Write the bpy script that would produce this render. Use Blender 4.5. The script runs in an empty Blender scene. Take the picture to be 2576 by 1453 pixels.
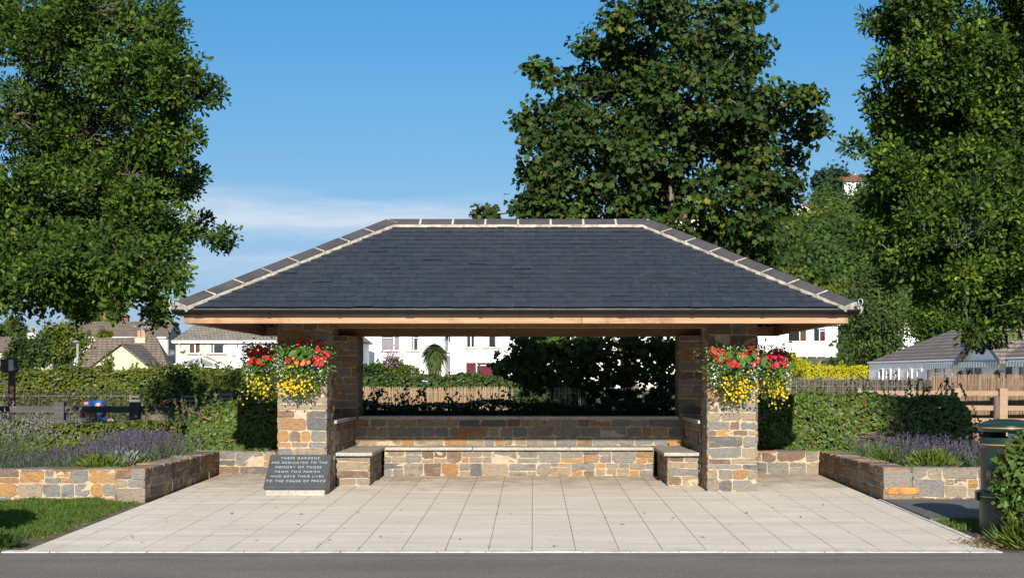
import bpy, math, random
import numpy as np
from mathutils import Vector, Matrix

C = bpy.context.scene.collection
PI = math.pi
R = math.radians
# ------------------------------------------------------------------ camera, sky, sun
FPX, VX, VY, CH = 3578.0, 1340.0, 950.0, 1.6      # focal length and vanishing point in a 2576 wide frame, eye height
sc = bpy.context.scene
cam = bpy.data.objects.new('camera', bpy.data.cameras.new('camera'))
C.objects.link(cam)
cam.location = (0, 0, CH)
cam.rotation_euler = (R(90), 0, 0)
cam.data.lens = 50
cam.data.sensor_width = 36
cam.data.shift_x = -(VX - 1288) / 2576
cam.data.shift_y = (VY - 725.5) / 2576
cam.data.clip_start = .1
cam.data.clip_end = 3000
sc.camera = cam
SUN_EL, SUN_AZ = 23.5, 1.0                         # sun behind the camera, a little to the right
w = bpy.data.worlds.new('World')
sc.world = w
w.use_nodes = True
nt = w.node_tree
nt.nodes.clear()
def N(nt, t, **kw):
    n = nt.nodes.new(t)
    for k, v in kw.items():
        setattr(n, k, v)
    return n
out = N(nt, 'ShaderNodeOutputWorld')
bg = N(nt, 'ShaderNodeBackground')
bg.inputs[1].default_value = .115
sky = N(nt, 'ShaderNodeTexSky')
sky.sky_type = 'NISHITA'
sky.sun_disc = False
sky.sun_elevation = R(SUN_EL)
sky.sun_rotation = R(180 - SUN_AZ)
sky.altitude = 0
sky.air_density = 1.0
sky.dust_density = .15
sky.ozone_density = 2.2
geo = N(nt, 'ShaderNodeNewGeometry')
sep = N(nt, 'ShaderNodeSeparateXYZ')
nt.links.new(geo.outputs['Incoming'], sep.inputs[0])
# thin high cloud low over the horizon: stretched noise, kept to a band of elevations
tc = N(nt, 'ShaderNodeTexCoord')
mp = N(nt, 'ShaderNodeMapping')
mp.inputs['Scale'].default_value = (5.0, 5.0, 42.0)
nt.links.new(tc.outputs['Generated'], mp.inputs[0])
nz = N(nt, 'ShaderNodeTexNoise')
nz.inputs['Scale'].default_value = 1.6
nz.inputs['Detail'].default_value = 7
nz.inputs['Roughness'].default_value = .55
nt.links.new(mp.outputs[0], nz.inputs['Vector'])
sz = N(nt, 'ShaderNodeSeparateXYZ')
nt.links.new(tc.outputs['Generated'], sz.inputs[0])
bandr = N(nt, 'ShaderNodeValToRGB')
e = bandr.color_ramp.elements
e[0].position, e[0].color = .06, (0, 0, 0, 1)
e[1].position, e[1].color = .135, (0, 0, 0, 1)
for p, v in ((.088, .75), (.108, 1.0), (.121, .8)):
    q = bandr.color_ramp.elements.new(p); q.color = (v, v, v, 1)
nt.links.new(sz.outputs['Z'], bandr.inputs[0])
xr = N(nt, 'ShaderNodeMapRange')
xr.inputs[1].default_value, xr.inputs[2].default_value = .06, -.09
xr.inputs[3].default_value, xr.inputs[4].default_value = 0, 1
nt.links.new(sz.outputs['X'], xr.inputs[0])
nr = N(nt, 'ShaderNodeMapRange')
nr.inputs[1].default_value, nr.inputs[2].default_value = .36, .66
nt.links.new(nz.outputs[0], nr.inputs[0])
m1 = N(nt, 'ShaderNodeMath', operation='MULTIPLY')
m2 = N(nt, 'ShaderNodeMath', operation='MULTIPLY')
m3 = N(nt, 'ShaderNodeMath', operation='MULTIPLY')
m3.inputs[1].default_value = .95
nt.links.new(bandr.outputs[0], m1.inputs[0]); nt.links.new(xr.outputs[0], m1.inputs[1])
nt.links.new(m1.outputs[0], m2.inputs[0]); nt.links.new(nr.outputs[0], m2.inputs[1])
nt.links.new(m2.outputs[0], m3.inputs[0])
tint = N(nt, 'ShaderNodeMix', data_type='RGBA', blend_type='MULTIPLY')
tint.inputs[0].default_value = 1
tr = N(nt, 'ShaderNodeValToRGB')
els = tr.color_ramp.elements
for i, (z_, c_) in enumerate(((0, (.22, .28, .45)), (.047, (.225, .285, .45)), (.09, (.27, .335, .445)), (.135, (.27, .375, .464)), (.187, (.245, .41, .505)), (.262, (.19, .436, .576)), (.38, (.6, .78, .9)), (.6, (1, 1, 1)))):
    el_ = els[0] if i == 0 else els[1] if i == 1 else els.new(z_)
    el_.position = z_; el_.color = (*c_, 1)
nt.links.new(sz.outputs['Z'], tr.inputs[0])
nt.links.new(tr.outputs[0], tint.inputs[7])
nt.links.new(sky.outputs[0], tint.inputs[6])
cm = N(nt, 'ShaderNodeMix', data_type='RGBA')
cm.inputs[7].default_value = (3.3, 3.8, 4.4, 1)
nt.links.new(m3.outputs[0], cm.inputs[0])
nt.links.new(tint.outputs[2], cm.inputs[6])
nt.links.new(cm.outputs[2], bg.inputs[0])
nt.links.new(bg.outputs[0], out.inputs[0])

sun = bpy.data.objects.new('sun', bpy.data.lights.new('sun', 'SUN'))
C.objects.link(sun)
sun.data.energy = 4.5
sun.data.angle = R(.5)
sun.data.color = (1, .93, .82)
sdir = Vector((math.sin(R(SUN_AZ)) * math.cos(R(SUN_EL)), -math.cos(R(SUN_AZ)) * math.cos(R(SUN_EL)), math.sin(R(SUN_EL))))
sun.rotation_euler = (-sdir).to_track_quat('-Z', 'Y').to_euler()
sun.location = (0, -10, 30)
vs = sc.view_settings
vs.view_transform = 'Standard'
vs.look = 'None'
vs.exposure = .8
vs.gamma = 1
sc.cycles.max_bounces = 6
sc.cycles.transparent_max_bounces = 6
sc.cycles.use_denoising = True

# ------------------------------------------------------------------ helpers
rng = np.random.default_rng(11)
rnd = random.Random(5)
def P(px, py, Y):
    return Vector(((px - VX) * Y / FPX, Y, CH - (py - VY) * Y / FPX))
def gz(Y):                                          # the paved ground rises gently away from the road
    return .0182 * (Y - 13.22)
def tag(o, label=None, cat=None, group=None, kind=None):
    if label: o['label'] = label
    if cat: o['category'] = cat
    if group: o['group'] = group
    if kind: o['kind'] = kind
    return o
def thing(name, label, cat, loc=(0, 0, 0), rz=0, group=None):
    o = bpy.data.objects.new(name, None)
    C.objects.link(o)
    o.location = loc
    o.rotation_euler = (0, 0, rz)
    o.empty_display_size = .1
    return tag(o, label, cat, group)
def link(name, me, parent=None):
    o = bpy.data.objects.new(name, me)
    C.objects.link(o)
    o.parent = parent
    return o
def copy_tree(o, parent=None):
    c = o.copy()
    C.objects.link(c)
    c.parent = parent
    for ch in o.children:
        copy_tree(ch, c)
    return c

class MB:
    def __init__(s):
        s.v, s.f, s.m = [], [], []
    def poly(s, pts, m=0):
        n = len(s.v)
        s.v += [tuple(p) for p in pts]
        s.f.append(tuple(range(n, n + len(pts)))); s.m.append(m)
    def raw(s, vs, fs, m=0):
        n = len(s.v)
        s.v += [tuple(p) for p in vs]
        s.f += [tuple(i + n for i in f) for f in fs]; s.m += [m] * len(fs)
    def box(s, x0, x1, y0, y1, z0, z1, m=0):
        s.raw([(x0, y0, z0), (x1, y0, z0), (x1, y1, z0), (x0, y1, z0), (x0, y0, z1), (x1, y0, z1), (x1, y1, z1), (x0, y1, z1)],
              [(0, 3, 2, 1), (4, 5, 6, 7), (0, 1, 5, 4), (1, 2, 6, 5), (2, 3, 7, 6), (3, 0, 4, 7)], m)
    def bar(s, a, b, w, h, m=0, up=(0, 0, 1)):      # rectangular bar from a to b
        a, b, up = Vector(a), Vector(b), Vector(up)
        d = (b - a).normalized()
        x = d.cross(up)
        if x.length < 1e-4: x = d.cross(Vector((0, 1, 0)))
        x.normalize(); u = x.cross(d)
        vv = []
        for p in (a, b):
            for sx, sy in ((-1, -1), (1, -1), (1, 1), (-1, 1)):
                vv.append(p + x * (sx * w / 2) + u * (sy * h / 2))
        s.raw(vv, [(0, 3, 2, 1), (4, 5, 6, 7), (0, 1, 5, 4), (1, 2, 6, 5), (2, 3, 7, 6), (3, 0, 4, 7)], m)
    def prism(s, pts, off, m=0):                    # polygon swept along off
        off = Vector(off); pts = [Vector(p) for p in pts]
        n = len(pts)
        s.raw(pts + [p + off for p in pts], [tuple(range(n))[::-1], tuple(range(n, 2 * n))] + [(i, (i + 1) % n, n + (i + 1) % n, n + i) for i in range(n)], m)
    def tube(s, pts, rad, k=8, m=0, cap=True):
        pts = [Vector(p) for p in pts]
        if not hasattr(rad, '__len__'): rad = [rad] * len(pts)
        n0 = len(s.v)
        px = None
        for i, p in enumerate(pts):
            d = (pts[min(i + 1, len(pts) - 1)] - pts[max(i - 1, 0)])
            d = d.normalized() if d.length > 1e-9 else Vector((0, 0, 1))
            if px is None:
                px = d.cross(Vector((0, 0, 1)))
                if px.length < 1e-3: px = d.cross(Vector((1, 0, 0)))
            px = (px - d * px.dot(d)).normalized(); py = d.cross(px)
            for j in range(k):
                a = 2 * PI * j / k
                s.v.append(tuple(p + px * (math.cos(a) * rad[i]) + py * (math.sin(a) * rad[i])))
        for i in range(len(pts) - 1):
            for j in range(k):
                a, b = n0 + i * k + j, n0 + i * k + (j + 1) % k
                s.f.append((a, b, b + k, a + k)); s.m.append(m)
        if cap:
            s.f.append(tuple(range(n0, n0 + k))[::-1]); s.m.append(m)
            e = n0 + (len(pts) - 1) * k
            s.f.append(tuple(range(e, e + k))); s.m.append(m)
    def lathe(s, prof, c=(0, 0, 0), k=32, m=0):
        n0 = len(s.v)
        for r, z in prof:
            for j in range(k):
                a = 2 * PI * j / k
                s.v.append((c[0] + r * math.cos(a), c[1] + r * math.sin(a), c[2] + z))
        for i in range(len(prof) - 1):
            for j in range(k):
                a, b = n0 + i * k + j, n0 + i * k + (j + 1) % k
                s.f.append((a, b, b + k, a + k)); s.m.append(m)
    def build(s, name, mats, parent=None, smooth=False, bevel=0, seg=2):
        me = bpy.data.meshes.new(name)
        me.from_pydata(s.v, [], s.f)
        if not isinstance(mats, (list, tuple)): mats = [mats]
        for x in mats: me.materials.append(x)
        if len(mats) > 1: me.polygons.foreach_set('material_index', s.m)
        if smooth: me.polygons.foreach_set('use_smooth', [True] * len(s.f))
        me.update()
        o = link(name, me, parent)
        if bevel:
            b = o.modifiers.new('b', 'BEVEL')
            b.width = bevel; b.segments = seg; b.limit_method = 'ANGLE'
        return o

def npmesh(name, V, K, mats, parent=None, mi=None):
    """V: (n*K,3) vertices of n polygons of K corners"""
    n = len(V) // K
    me = bpy.data.meshes.new(name)
    me.vertices.add(n * K)
    me.vertices.foreach_set('co', np.ascontiguousarray(V, np.float32).ravel())
    me.loops.add(n * K)
    me.loops.foreach_set('vertex_index', np.arange(n * K, dtype=np.int32))
    me.polygons.add(n)
    me.polygons.foreach_set('loop_start', np.arange(n, dtype=np.int32) * K)
    if not isinstance(mats, (list, tuple)): mats = [mats]
    for x in mats: me.materials.append(x)
    if mi is not None: me.polygons.foreach_set('material_index', np.ascontiguousarray(mi, np.int32))
    me.update(calc_edges=True)
    return link(name, me, parent)

def nrm(a):
    return a / np.maximum(np.linalg.norm(a, axis=-1, keepdims=True), 1e-9)
def sph(n, r=rng):
    return nrm(r.normal(size=(n, 3)))
def tmpl(half, bend=.18, curl=.12):
    """leaf outline from one half [(x,y)...] from stalk to tip; bent along the midrib"""
    pts = list(half) + [(-x, y) for x, y in half[::-1] if abs(x) > 1e-6]
    return np.array([(x, y, bend * abs(x) * 1.2 - curl * y * y) for x, y in pts])
OAK = tmpl([(0, 0), (.1, .16), (.2, .24), (.13, .36), (.29, .52), (.19, .66), (.27, .82), (0, 1)])
def palm_t():
    pol = [(0, 0.0), (150, .42), (118, .72), (92, .56), (56, .95), (34, .66), (0, 1.0)]
    half = [(r * math.sin(R(a)), r * math.cos(R(a)) + .3) for a, r in pol[1:]]
    half = [(0, 0)] + half
    half[-1] = (0, 1.25)
    return tmpl(half, .2, .15)
SYC = palm_t()
IVY = tmpl([(0, 0), (.28, -.06), (.48, .22), (.28, .42), (.2, .7), (0, 1)], .15, .1)
OVAL = tmpl([(0, 0), (.2, .2), (.26, .48), (.15, .8), (0, 1)], .2, .12)
DIA = np.array([(0, 0, 0), (.3, .5, .06), (0, 1, 0), (-.3, .5, .06)])
CLMP = np.array([(0, 0, 0), (.42, .15, .1), (.3, .6, 0), (.1, .5, .05), (0, 1, -.1), (-.2, .55, .1), (-.45, .5, 0), (-.3, .2, .1)])
BLADE = np.array([(-.03, 0, 0), (.03, 0, 0), (.015, .6, .08), (0, 1, .25), (-.015, .6, .08)])

def leafV(Pn, D, Nn, S, t):
    D = nrm(D)
    X = nrm(np.cross(D, Nn)); N2 = np.cross(X, D)
    S = np.broadcast_to(np.asarray(S, float), (len(Pn),))
    V = Pn[:, None, :] + S[:, None, None] * (t[None, :, 0:1] * X[:, None] + t[None, :, 1:2] * D[:, None] + t[None, :, 2:3] * N2[:, None])
    return V.reshape(-1, 3)

# ------------------------------------------------------------------ materials
def newmat(name):
    m = bpy.data.materials.new(name)
    m.use_nodes = True
    b = m.node_tree.nodes['Principled BSDF']
    return m, m.node_tree, b
def ramp(nt, stops, interp='LINEAR'):
    r = N(nt, 'ShaderNodeValToRGB')
    r.color_ramp.interpolation = interp
    els = r.color_ramp.elements
    while len(els) > 1: els.remove(els[-1])
    for i, (p, c) in enumerate(stops):
        el = els[0] if i == 0 else els.new(p)
        el.position = p; el.color = (*c, 1)
    return r
def objco(nt, scale=(1, 1, 1)):
    t = N(nt, 'ShaderNodeTexCoord'); m = N(nt, 'ShaderNodeMapping')
    m.inputs['Scale'].default_value = scale
    nt.links.new(t.outputs['Object'], m.inputs[0])
    return m.outputs[0]
def noise(nt, co, scale, detail=4, rough=.55):
    n = N(nt, 'ShaderNodeTexNoise')
    n.inputs['Scale'].default_value = scale; n.inputs['Detail'].default_value = detail; n.inputs['Roughness'].default_value = rough
    nt.links.new(co, n.inputs['Vector'])
    return n.outputs[0]
def mixc(nt, fac, a, b, mode='MIX'):
    m = N(nt, 'ShaderNodeMix', data_type='RGBA', blend_type=mode)
    for s, v in ((0, fac), (6, a), (7, b)):
        if hasattr(v, 'links'): nt.links.new(v, m.inputs[s])
        elif isinstance(v, (int, float)): m.inputs[s].default_value = v
        else: m.inputs[s].default_value = (*v, 1)
    return m.outputs[2]
def bumpn(nt, b, h, strength=.3, dist=.01):
    bp = N(nt, 'ShaderNodeBump')
    bp.inputs['Strength'].default_value = strength; bp.inputs['Distance'].default_value = dist
    nt.links.new(h, bp.inputs['Height']); nt.links.new(bp.outputs[0], b.inputs['Normal'])
def plain(name, col, rough=.7, var=.2, scale=6, bump=0, bscale=60, co=(1, 1, 1), spec=.4, metal=0):
    m, nt, b = newmat(name)
    c = objco(nt, co)
    n1 = noise(nt, c, scale, 5)
    lo = tuple(x * (1 - var) for x in col); hi = tuple(min(1, x * (1 + var)) for x in col)
    r = ramp(nt, [(.3, lo), (.7, hi)])
    nt.links.new(n1, r.inputs[0])
    nt.links.new(r.outputs[0], b.inputs['Base Color'])
    b.inputs['Roughness'].default_value = rough
    b.inputs['Specular IOR Level'].default_value = spec
    b.inputs['Metallic'].default_value = metal
    if bump: bumpn(nt, b, noise(nt, c, bscale, 4), bump)
    return m
def islandmat(name, cols, rough=.6, trans=.25, spec=.25, tcol=1.6, vary=0, vs_=1.6):
    """leaves, petals: one colour of the list per leaf"""
    m, nt, b = newmat(name)
    g = N(nt, 'ShaderNodeNewGeometry')
    k = len(cols)
    r = ramp(nt, [(i / max(1, k - 1), c) for i, c in enumerate(cols)])
    nt.links.new(g.outputs['Random Per Island'], r.inputs[0])
    col = r.outputs[0]
    if vary:                                         # random tone per spray, painting in the contrast of lit and dark clusters
        rv = ramp(nt, [(.32, (1 - vary, 1 - vary, 1 - vary * .8)), (.52, (1, 1, 1)), (.7, (1 + vary * 1.5, 1 + vary * 1.1, 1 + vary * .2))])
        nt.links.new(noise(nt, objco(nt), vs_, 3, .6), rv.inputs[0])
        col = mixc(nt, 1.0, col, rv.outputs[0], 'MULTIPLY')
    nt.links.new(col, b.inputs['Base Color'])
    b.inputs['Roughness'].default_value = rough
    b.inputs['Specular IOR Level'].default_value = spec
    if trans:
        t = N(nt, 'ShaderNodeBsdfTranslucent')
        tc = mixc(nt, 1.0, col, (tcol, tcol * 1.1, tcol * .5), 'MULTIPLY')
        nt.links.new(tc, t.inputs[0])
        mx = N(nt, 'ShaderNodeMixShader'); mx.inputs[0].default_value = trans
        nt.links.new(b.outputs[0], mx.inputs[1]); nt.links.new(t.outputs[0], mx.inputs[2])
        nt.links.new(mx.outputs[0], nt.nodes['Material Output'].inputs[0])
    return m
def stonemat():
    m, nt, b = newmat('rubble_stone')
    g = N(nt, 'ShaderNodeNewGeometry')
    c = objco(nt)
    cols = [(0, (.18, .178, .166)), (.09, (.22, .205, .175)), (.17, (.115, .115, .114)), (.23, (.265, .22, .155)), (.34, (.175, .12, .083)), (.43, (.29, .165, .078)), (.53, (.2, .198, .186)),
            (.61, (.36, .2, .078)), (.69, (.225, .195, .155)), (.79, (.285, .23, .16)), (.88, (.15, .1, .075)), (.94, (.185, .182, .17))]
    r = ramp(nt, cols, 'CONSTANT')
    nt.links.new(g.outputs['Random Per Island'], r.inputs[0])
    # a second tone per stone, laid in bedding streaks; the noise is shifted stone by stone so it ends at the joints
    mu = N(nt, 'ShaderNodeMath', operation='MULTIPLY'); mu.inputs[1].default_value = 7.13
    fr = N(nt, 'ShaderNodeMath', operation='FRACT')
    nt.links.new(g.outputs['Random Per Island'], mu.inputs[0]); nt.links.new(mu.outputs[0], fr.inputs[0])
    rb = ramp(nt, [(0, (.28, .185, .1)), (.22, (.12, .115, .11)), (.4, (.33, .19, .085)), (.55, (.24, .21, .17)), (.75, (.17, .105, .065)), (.9, (.27, .24, .195))], 'CONSTANT')
    nt.links.new(fr.outputs[0], rb.inputs[0])
    cmb = N(nt, 'ShaderNodeMath', operation='MULTIPLY'); cmb.inputs[1].default_value = 61
    nt.links.new(g.outputs['Random Per Island'], cmb.inputs[0])
    cs = objco(nt, (1, 1, 2.6))
    ad = N(nt, 'ShaderNodeVectorMath', operation='ADD')
    nt.links.new(cs, ad.inputs[0]); nt.links.new(cmb.outputs[0], ad.inputs[1])
    n1 = noise(nt, ad.outputs[0], 6, 6, .62)
    mr = N(nt, 'ShaderNodeMapRange'); mr.inputs[1].default_value = .5; mr.inputs[2].default_value = .66; mr.inputs[4].default_value = .75
    nt.links.new(n1, mr.inputs[0])
    c1 = mixc(nt, mr.outputs[0], r.outputs[0], rb.outputs[0])
    n2 = noise(nt, ad.outputs[0], 26, 7, .7)
    r2 = ramp(nt, [(.28, (.5, .5, .5)), (.5, (.9, .88, .86)), (.75, (1.35, 1.3, 1.22))])
    nt.links.new(n2, r2.inputs[0])
    c2 = mixc(nt, 1.0, c1, r2.outputs[0], 'MULTIPLY')
    nt.links.new(c2, b.inputs['Base Color'])
    b.inputs['Roughness'].default_value = .78
    b.inputs['Specular IOR Level'].default_value = .3
    bumpn(nt, b, noise(nt, cs, 16, 9, .7), .9, .02)
    return m
STONE = stonemat()
MORTAR = plain('lime_mortar', (.38, .305, .21), .9, .2, 14, .6, 60)
def slatemat():
    m, nt, b = newmat('roof_slate')
    g = N(nt, 'ShaderNodeNewGeometry')
    r = ramp(nt, [(0, (.0215, .0275, .036)), (.3, (.026, .0325, .0425)), (.6, (.0235, .0295, .039)), (.85, (.030, .036, .045)), (1, (.027, .031, .039))])
    nt.links.new(g.outputs['Random Per Island'], r.inputs[0])
    c = objco(nt)
    n2 = noise(nt, c, 9, 6, .6)
    r2 = ramp(nt, [(.3, (.82, .82, .84)), (.7, (1.2, 1.2, 1.18))])
    nt.links.new(n2, r2.inputs[0])
    lc = N(nt, 'ShaderNodeMapRange'); lc.inputs[1].default_value = .71; lc.inputs[2].default_value = .76; lc.inputs[4].default_value = .7
    nt.links.new(noise(nt, c, 17, 2, .5), lc.inputs[0])
    c1 = mixc(nt, 1.0, r.outputs[0], r2.outputs[0], 'MULTIPLY')
    nt.links.new(mixc(nt, lc.outputs[0], c1, (.11, .115, .1)), b.inputs['Base Color'])
    b.inputs['Roughness'].default_value = .55
    b.inputs['Specular IOR Level'].default_value = .35
    bumpn(nt, b, noise(nt, c, 30, 6), .35, .006)
    return m
SLATE = slatemat()
SLATE_CUT = plain('slate_edge', (.05, .05, .05), .8, .4, 30)
def woodmat(name, a, bcol, dark, rough=.75, ax=(1, 1, 1), stain=.5):
    m, nt, b = newmat(name)
    c = objco(nt, ax)
    n1 = noise(nt, c, 5, 8, .6)
    r = ramp(nt, [(.3, a), (.7, bcol)])
    nt.links.new(n1, r.inputs[0])
    c2 = objco(nt)
    n2 = noise(nt, c2, 2.6, 6, .65)
    mr = N(nt, 'ShaderNodeMapRange'); mr.inputs[1].default_value = .55; mr.inputs[2].default_value = .72; mr.inputs[4].default_value = stain
    nt.links.new(n2, mr.inputs[0])
    nt.links.new(mixc(nt, mr.outputs[0], r.outputs[0], dark), b.inputs['Base Color'])
    b.inputs['Roughness'].default_value = rough
    b.inputs['Specular IOR Level'].default_value = .25
    bumpn(nt, b, n1, .25, .004)
    return m
OAKBEAM = woodmat('oak_beam', (.3, .175, .1), (.44, .29, .185), (.15, .075, .04), ax=(.5, 6, 12), stain=.75)
RAFTER = woodmat('pine_rafter', (.2, .115, .055), (.3, .18, .09), (.15, .08, .04), ax=(3, .4, 3))
BOARD = woodmat('roof_boarding', (.13, .075, .035), (.2, .12, .06), (.09, .05, .025), ax=(.4, 8, 3))
DARKWOOD = woodmat('weathered_rail', (.055, .052, .05), (.09, .085, .08), (.035, .032, .03), ax=(.5, 4, 4))
NEWWOOD = woodmat('fresh_rail', (.27, .18, .115), (.36, .25, .17), (.24, .155, .095), ax=(.5, 4, 4))
GRANITE = None
def granite():
    m, nt, b = newmat('granite')
    c = objco(nt)
    v = N(nt, 'ShaderNodeTexVoronoi'); v.inputs['Scale'].default_value = 120
    nt.links.new(c, v.inputs['Vector'])
    r = ramp(nt, [(0, (.16, .15, .14)), (.35, (.3, .28, .25)), (.65, (.42, .4, .36)), (1, (.52, .5, .46))])
    nt.links.new(v.outputs['Color'], r.inputs[0])
    n = noise(nt, c, 3, 5)
    r2 = ramp(nt, [(.3, (.75, .72, .66)), (.7, (1.05, 1.03, 1))])
    nt.links.new(n, r2.inputs[0])
    nt.links.new(mixc(nt, 1, r.outputs[0], r2.outputs[0], 'MULTIPLY'), b.inputs['Base Color'])
    b.inputs['Roughness'].default_value = .6
    bumpn(nt, b, v.outputs['Distance'], .3, .004)
    return m
GRANITE = granite()
CAPTILE = plain('ridge_tile_clay', (.066, .06, .06), .62, .25, 3, .25, 60)
RIDGEMORTAR = plain('bedding_mortar', (.46, .415, .345), .9, .42, 11, .5, 70)
GUTTER = plain('black_gutter', (.006, .006, .007), .32, .1, 5, spec=.3)
LEAD = plain('lead_underlay', (.13, .128, .128), .5, .25, 4, .2, 30)
IRON = plain('galvanised_hook', (.35, .36, .37), .45, .2, 20, metal=.6)
WHITE = plain('white_plastic', (.78, .78, .77), .4, .04, 3)
RENDERW = plain('white_render', (.8, .79, .76), .85, .05, 1.2, .25, 40)
RENDERP = plain('peach_render', (.56, .455, .375), .85, .05, 1.2, .2, 40)
RENDERC = plain('cream_render', (.56, .49, .32), .85, .06, 1.2, .2, 40)
RENDERG = plain('stone_render', (.36, .315, .25), .9, .1, 2, .2, 40)
GLASS = plain('window_glass', (.02, .024, .028), .06, .2, 3, spec=.8)
CURTAIN = plain('pale_curtain', (.42, .42, .4), .9, .3, 5, co=(14, 1, .4))
CRIMSON = plain('crimson_curtain', (.1, .007, .024), .85, .3, 5, co=(12, 1, .3))
BLIND = plain('brown_blind', (.075, .035, .022), .8, .3, 9, co=(.3, 1, 22))
GREYB = plain('grey_blind', (.2, .19, .2), .8, .15, 5)
BRICK = plain('red_brick', (.2, .085, .05), .85, .3, 9)
BARK = plain('bark_brown', (.11, .095, .07), .9, .4, 12, .8, 30, co=(1, 1, .3))
BARKP = plain('bark_pale', (.125, .115, .09), .9, .35, 10, .6, 30, co=(1, 1, .4))
SOIL = plain('planter_soil', (.055, .04, .028), .95, .4, 12, .8, 50)
def tilemat(name, a, b2, rowh=.3, ang=1.0):
    m, nt, b = newmat(name)
    t = N(nt, 'ShaderNodeTexCoord')
    sp = N(nt, 'ShaderNodeSeparateXYZ'); nt.links.new(t.outputs['Object'], sp.inputs[0])
    ad = N(nt, 'ShaderNodeMath', operation='ADD'); nt.links.new(sp.outputs[0], ad.inputs[0]); nt.links.new(sp.outputs[1], ad.inputs[1])
    cb = N(nt, 'ShaderNodeCombineXYZ'); nt.links.new(ad.outputs[0], cb.inputs[0]); nt.links.new(sp.outputs[2], cb.inputs[1])
    br = N(nt, 'ShaderNodeTexBrick')
    br.inputs['Scale'].default_value = 1
    br.inputs['Color1'].default_value = (*a, 1); br.inputs['Color2'].default_value = (*b2, 1)
    br.inputs['Mortar'].default_value = (a[0] * .35, a[1] * .35, a[2] * .35, 1)
    br.inputs['Mortar Size'].default_value = .022 * rowh / .15
    br.inputs['Brick Width'].default_value = rowh * 1.9; br.inputs['Row Height'].default_value = rowh
    nt.links.new(cb.outputs[0], br.inputs['Vector'])
    n2 = noise(nt, objco(nt), 1.3, 6, .65)
    r2 = ramp(nt, [(.3, (.75, .75, .75)), (.7, (1.25, 1.22, 1.15))])
    nt.links.new(n2, r2.inputs[0])
    nt.links.new(mixc(nt, 1, br.outputs[0], r2.outputs[0], 'MULTIPLY'), b.inputs['Base Color'])
    b.inputs['Roughness'].default_value = .85
    bumpn(nt, b, br.outputs['Fac'], -.6, .03)
    return m
TILE_BROWN = tilemat('brown_concrete_tile', (.15, .115, .09), (.19, .145, .115), .17)
TILE_GREY = tilemat('mottled_grey_tile', (.17, .155, .13), (.23, .205, .17), .16)
TILE_DARK = tilemat('dark_interlocking_tile', (.17, .135, .115), (.21, .17, .145), .18)
TILE_RED = tilemat('red_clay_tile', (.2, .085, .055), (.25, .11, .07), .2)

OAKLEAF = islandmat('oak_leaf', [(.022, .054, .008), (.034, .076, .01), (.018, .045, .009), (.07, .122, .014), (.026, .06, .01), (.105, .145, .018), (.02, .05, .013)], .62, .18, .12, vary=.5)
OAKLEAF2 = islandmat('oak_leaf_bright', [(.02, .05, .008), (.034, .074, .01), (.016, .042, .008), (.075, .13, .014), (.024, .056, .01), (.125, .175, .018), (.02, .048, .011)], .6, .18, .14, vary=.55, vs_=1.1)
SYCLEAF = islandmat('sycamore_leaf', [(.027, .058, .012), (.042, .082, .014), (.022, .05, .012), (.06, .1, .016), (.032, .066, .014), (.065, .06, .018), (.027, .053, .018), (.032, .058, .019), (.024, .05, .013), (.03, .062, .013), (.02, .045, .012), (.028, .058, .013), (.13, .12, .014)], .6, .16, .12, vary=.4, vs_=1.2)
HORNB = islandmat('hornbeam_leaf', [(.06, .098, .011), (.1, .13, .014), (.045, .08, .01), (.145, .155, .016), (.075, .112, .013), (.12, .105, .022)], .5, .25)
GREENH = islandmat('green_hedge_leaf', [(.03, .06, .012), (.05, .085, .016), (.026, .052, .012), (.07, .105, .02)], .5, .25)
IVYLEAF = islandmat('ivy_leaf', [(.05, .1, .014), (.085, .15, .018), (.036, .075, .014), (.11, .175, .025), (.065, .12, .016), (.14, .1, .035), (.048, .095, .018), (.09, .155, .028)], .48, .2, .3)
GOLDH = islandmat('golden_privet_leaf', [(.36, .33, .01), (.46, .41, .012), (.26, .26, .012), (.5, .44, .018)], .6, .3, .1)
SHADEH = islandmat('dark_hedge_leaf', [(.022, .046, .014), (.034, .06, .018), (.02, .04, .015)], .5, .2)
WOODL = islandmat('hillside_leaf', [(.026, .06, .014), (.04, .082, .016), (.022, .055, .017), (.06, .1, .018), (.028, .058, .02)], .7, .15, .08, vary=.45, vs_=.25)
CONIF = islandmat('conifer_needle', [(.014, .03, .018), (.022, .042, .024), (.012, .026, .018)], .6, .1)
WILLOW = islandmat('willow_leaf', [(.04, .075, .018), (.06, .098, .022), (.032, .06, .016), (.085, .12, .034)], .65, .2, .12, vary=.45, vs_=.6)
LAVG = islandmat('lavender_leaf', [(.09, .115, .075), (.12, .15, .1), (.06, .09, .05), (.08, .12, .05)], .7, .15)
LAVP = islandmat('lavender_flower', [(.07, .045, .11), (.1, .062, .15), (.06, .045, .08), (.12, .085, .155), (.075, .075, .07)], .75, .15, tcol=1.1)
LAVPALE = islandmat('pale_lavender_flower', [(.2, .165, .23), (.26, .215, .28), (.17, .15, .19)], .75, .15, tcol=1.1)
LIMEG = islandmat('lime_shrub_leaf', [(.075, .115, .016), (.11, .15, .02), (.06, .095, .014)], .55, .2)
GRASS = islandmat('grass_blade', [(.07, .145, .014), (.1, .185, .02), (.062, .13, .014), (.13, .2, .03), (.19, .19, .07)], .6, .3)
BASKLEAF = islandmat('basket_leaf', [(.05, .105, .016), (.075, .14, .02), (.036, .08, .014), (.11, .18, .035), (.06, .12, .018)], .55, .22, .2)
VARIEG = islandmat('variegated_leaf', [(.28, .33, .14), (.2, .27, .1), (.35, .38, .2)], .5, .2)
REDP = islandmat('red_petal', [(.42, .006, .012), (.5, .01, .016), (.36, .004, .02)], .5, .15, tcol=1)
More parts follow.
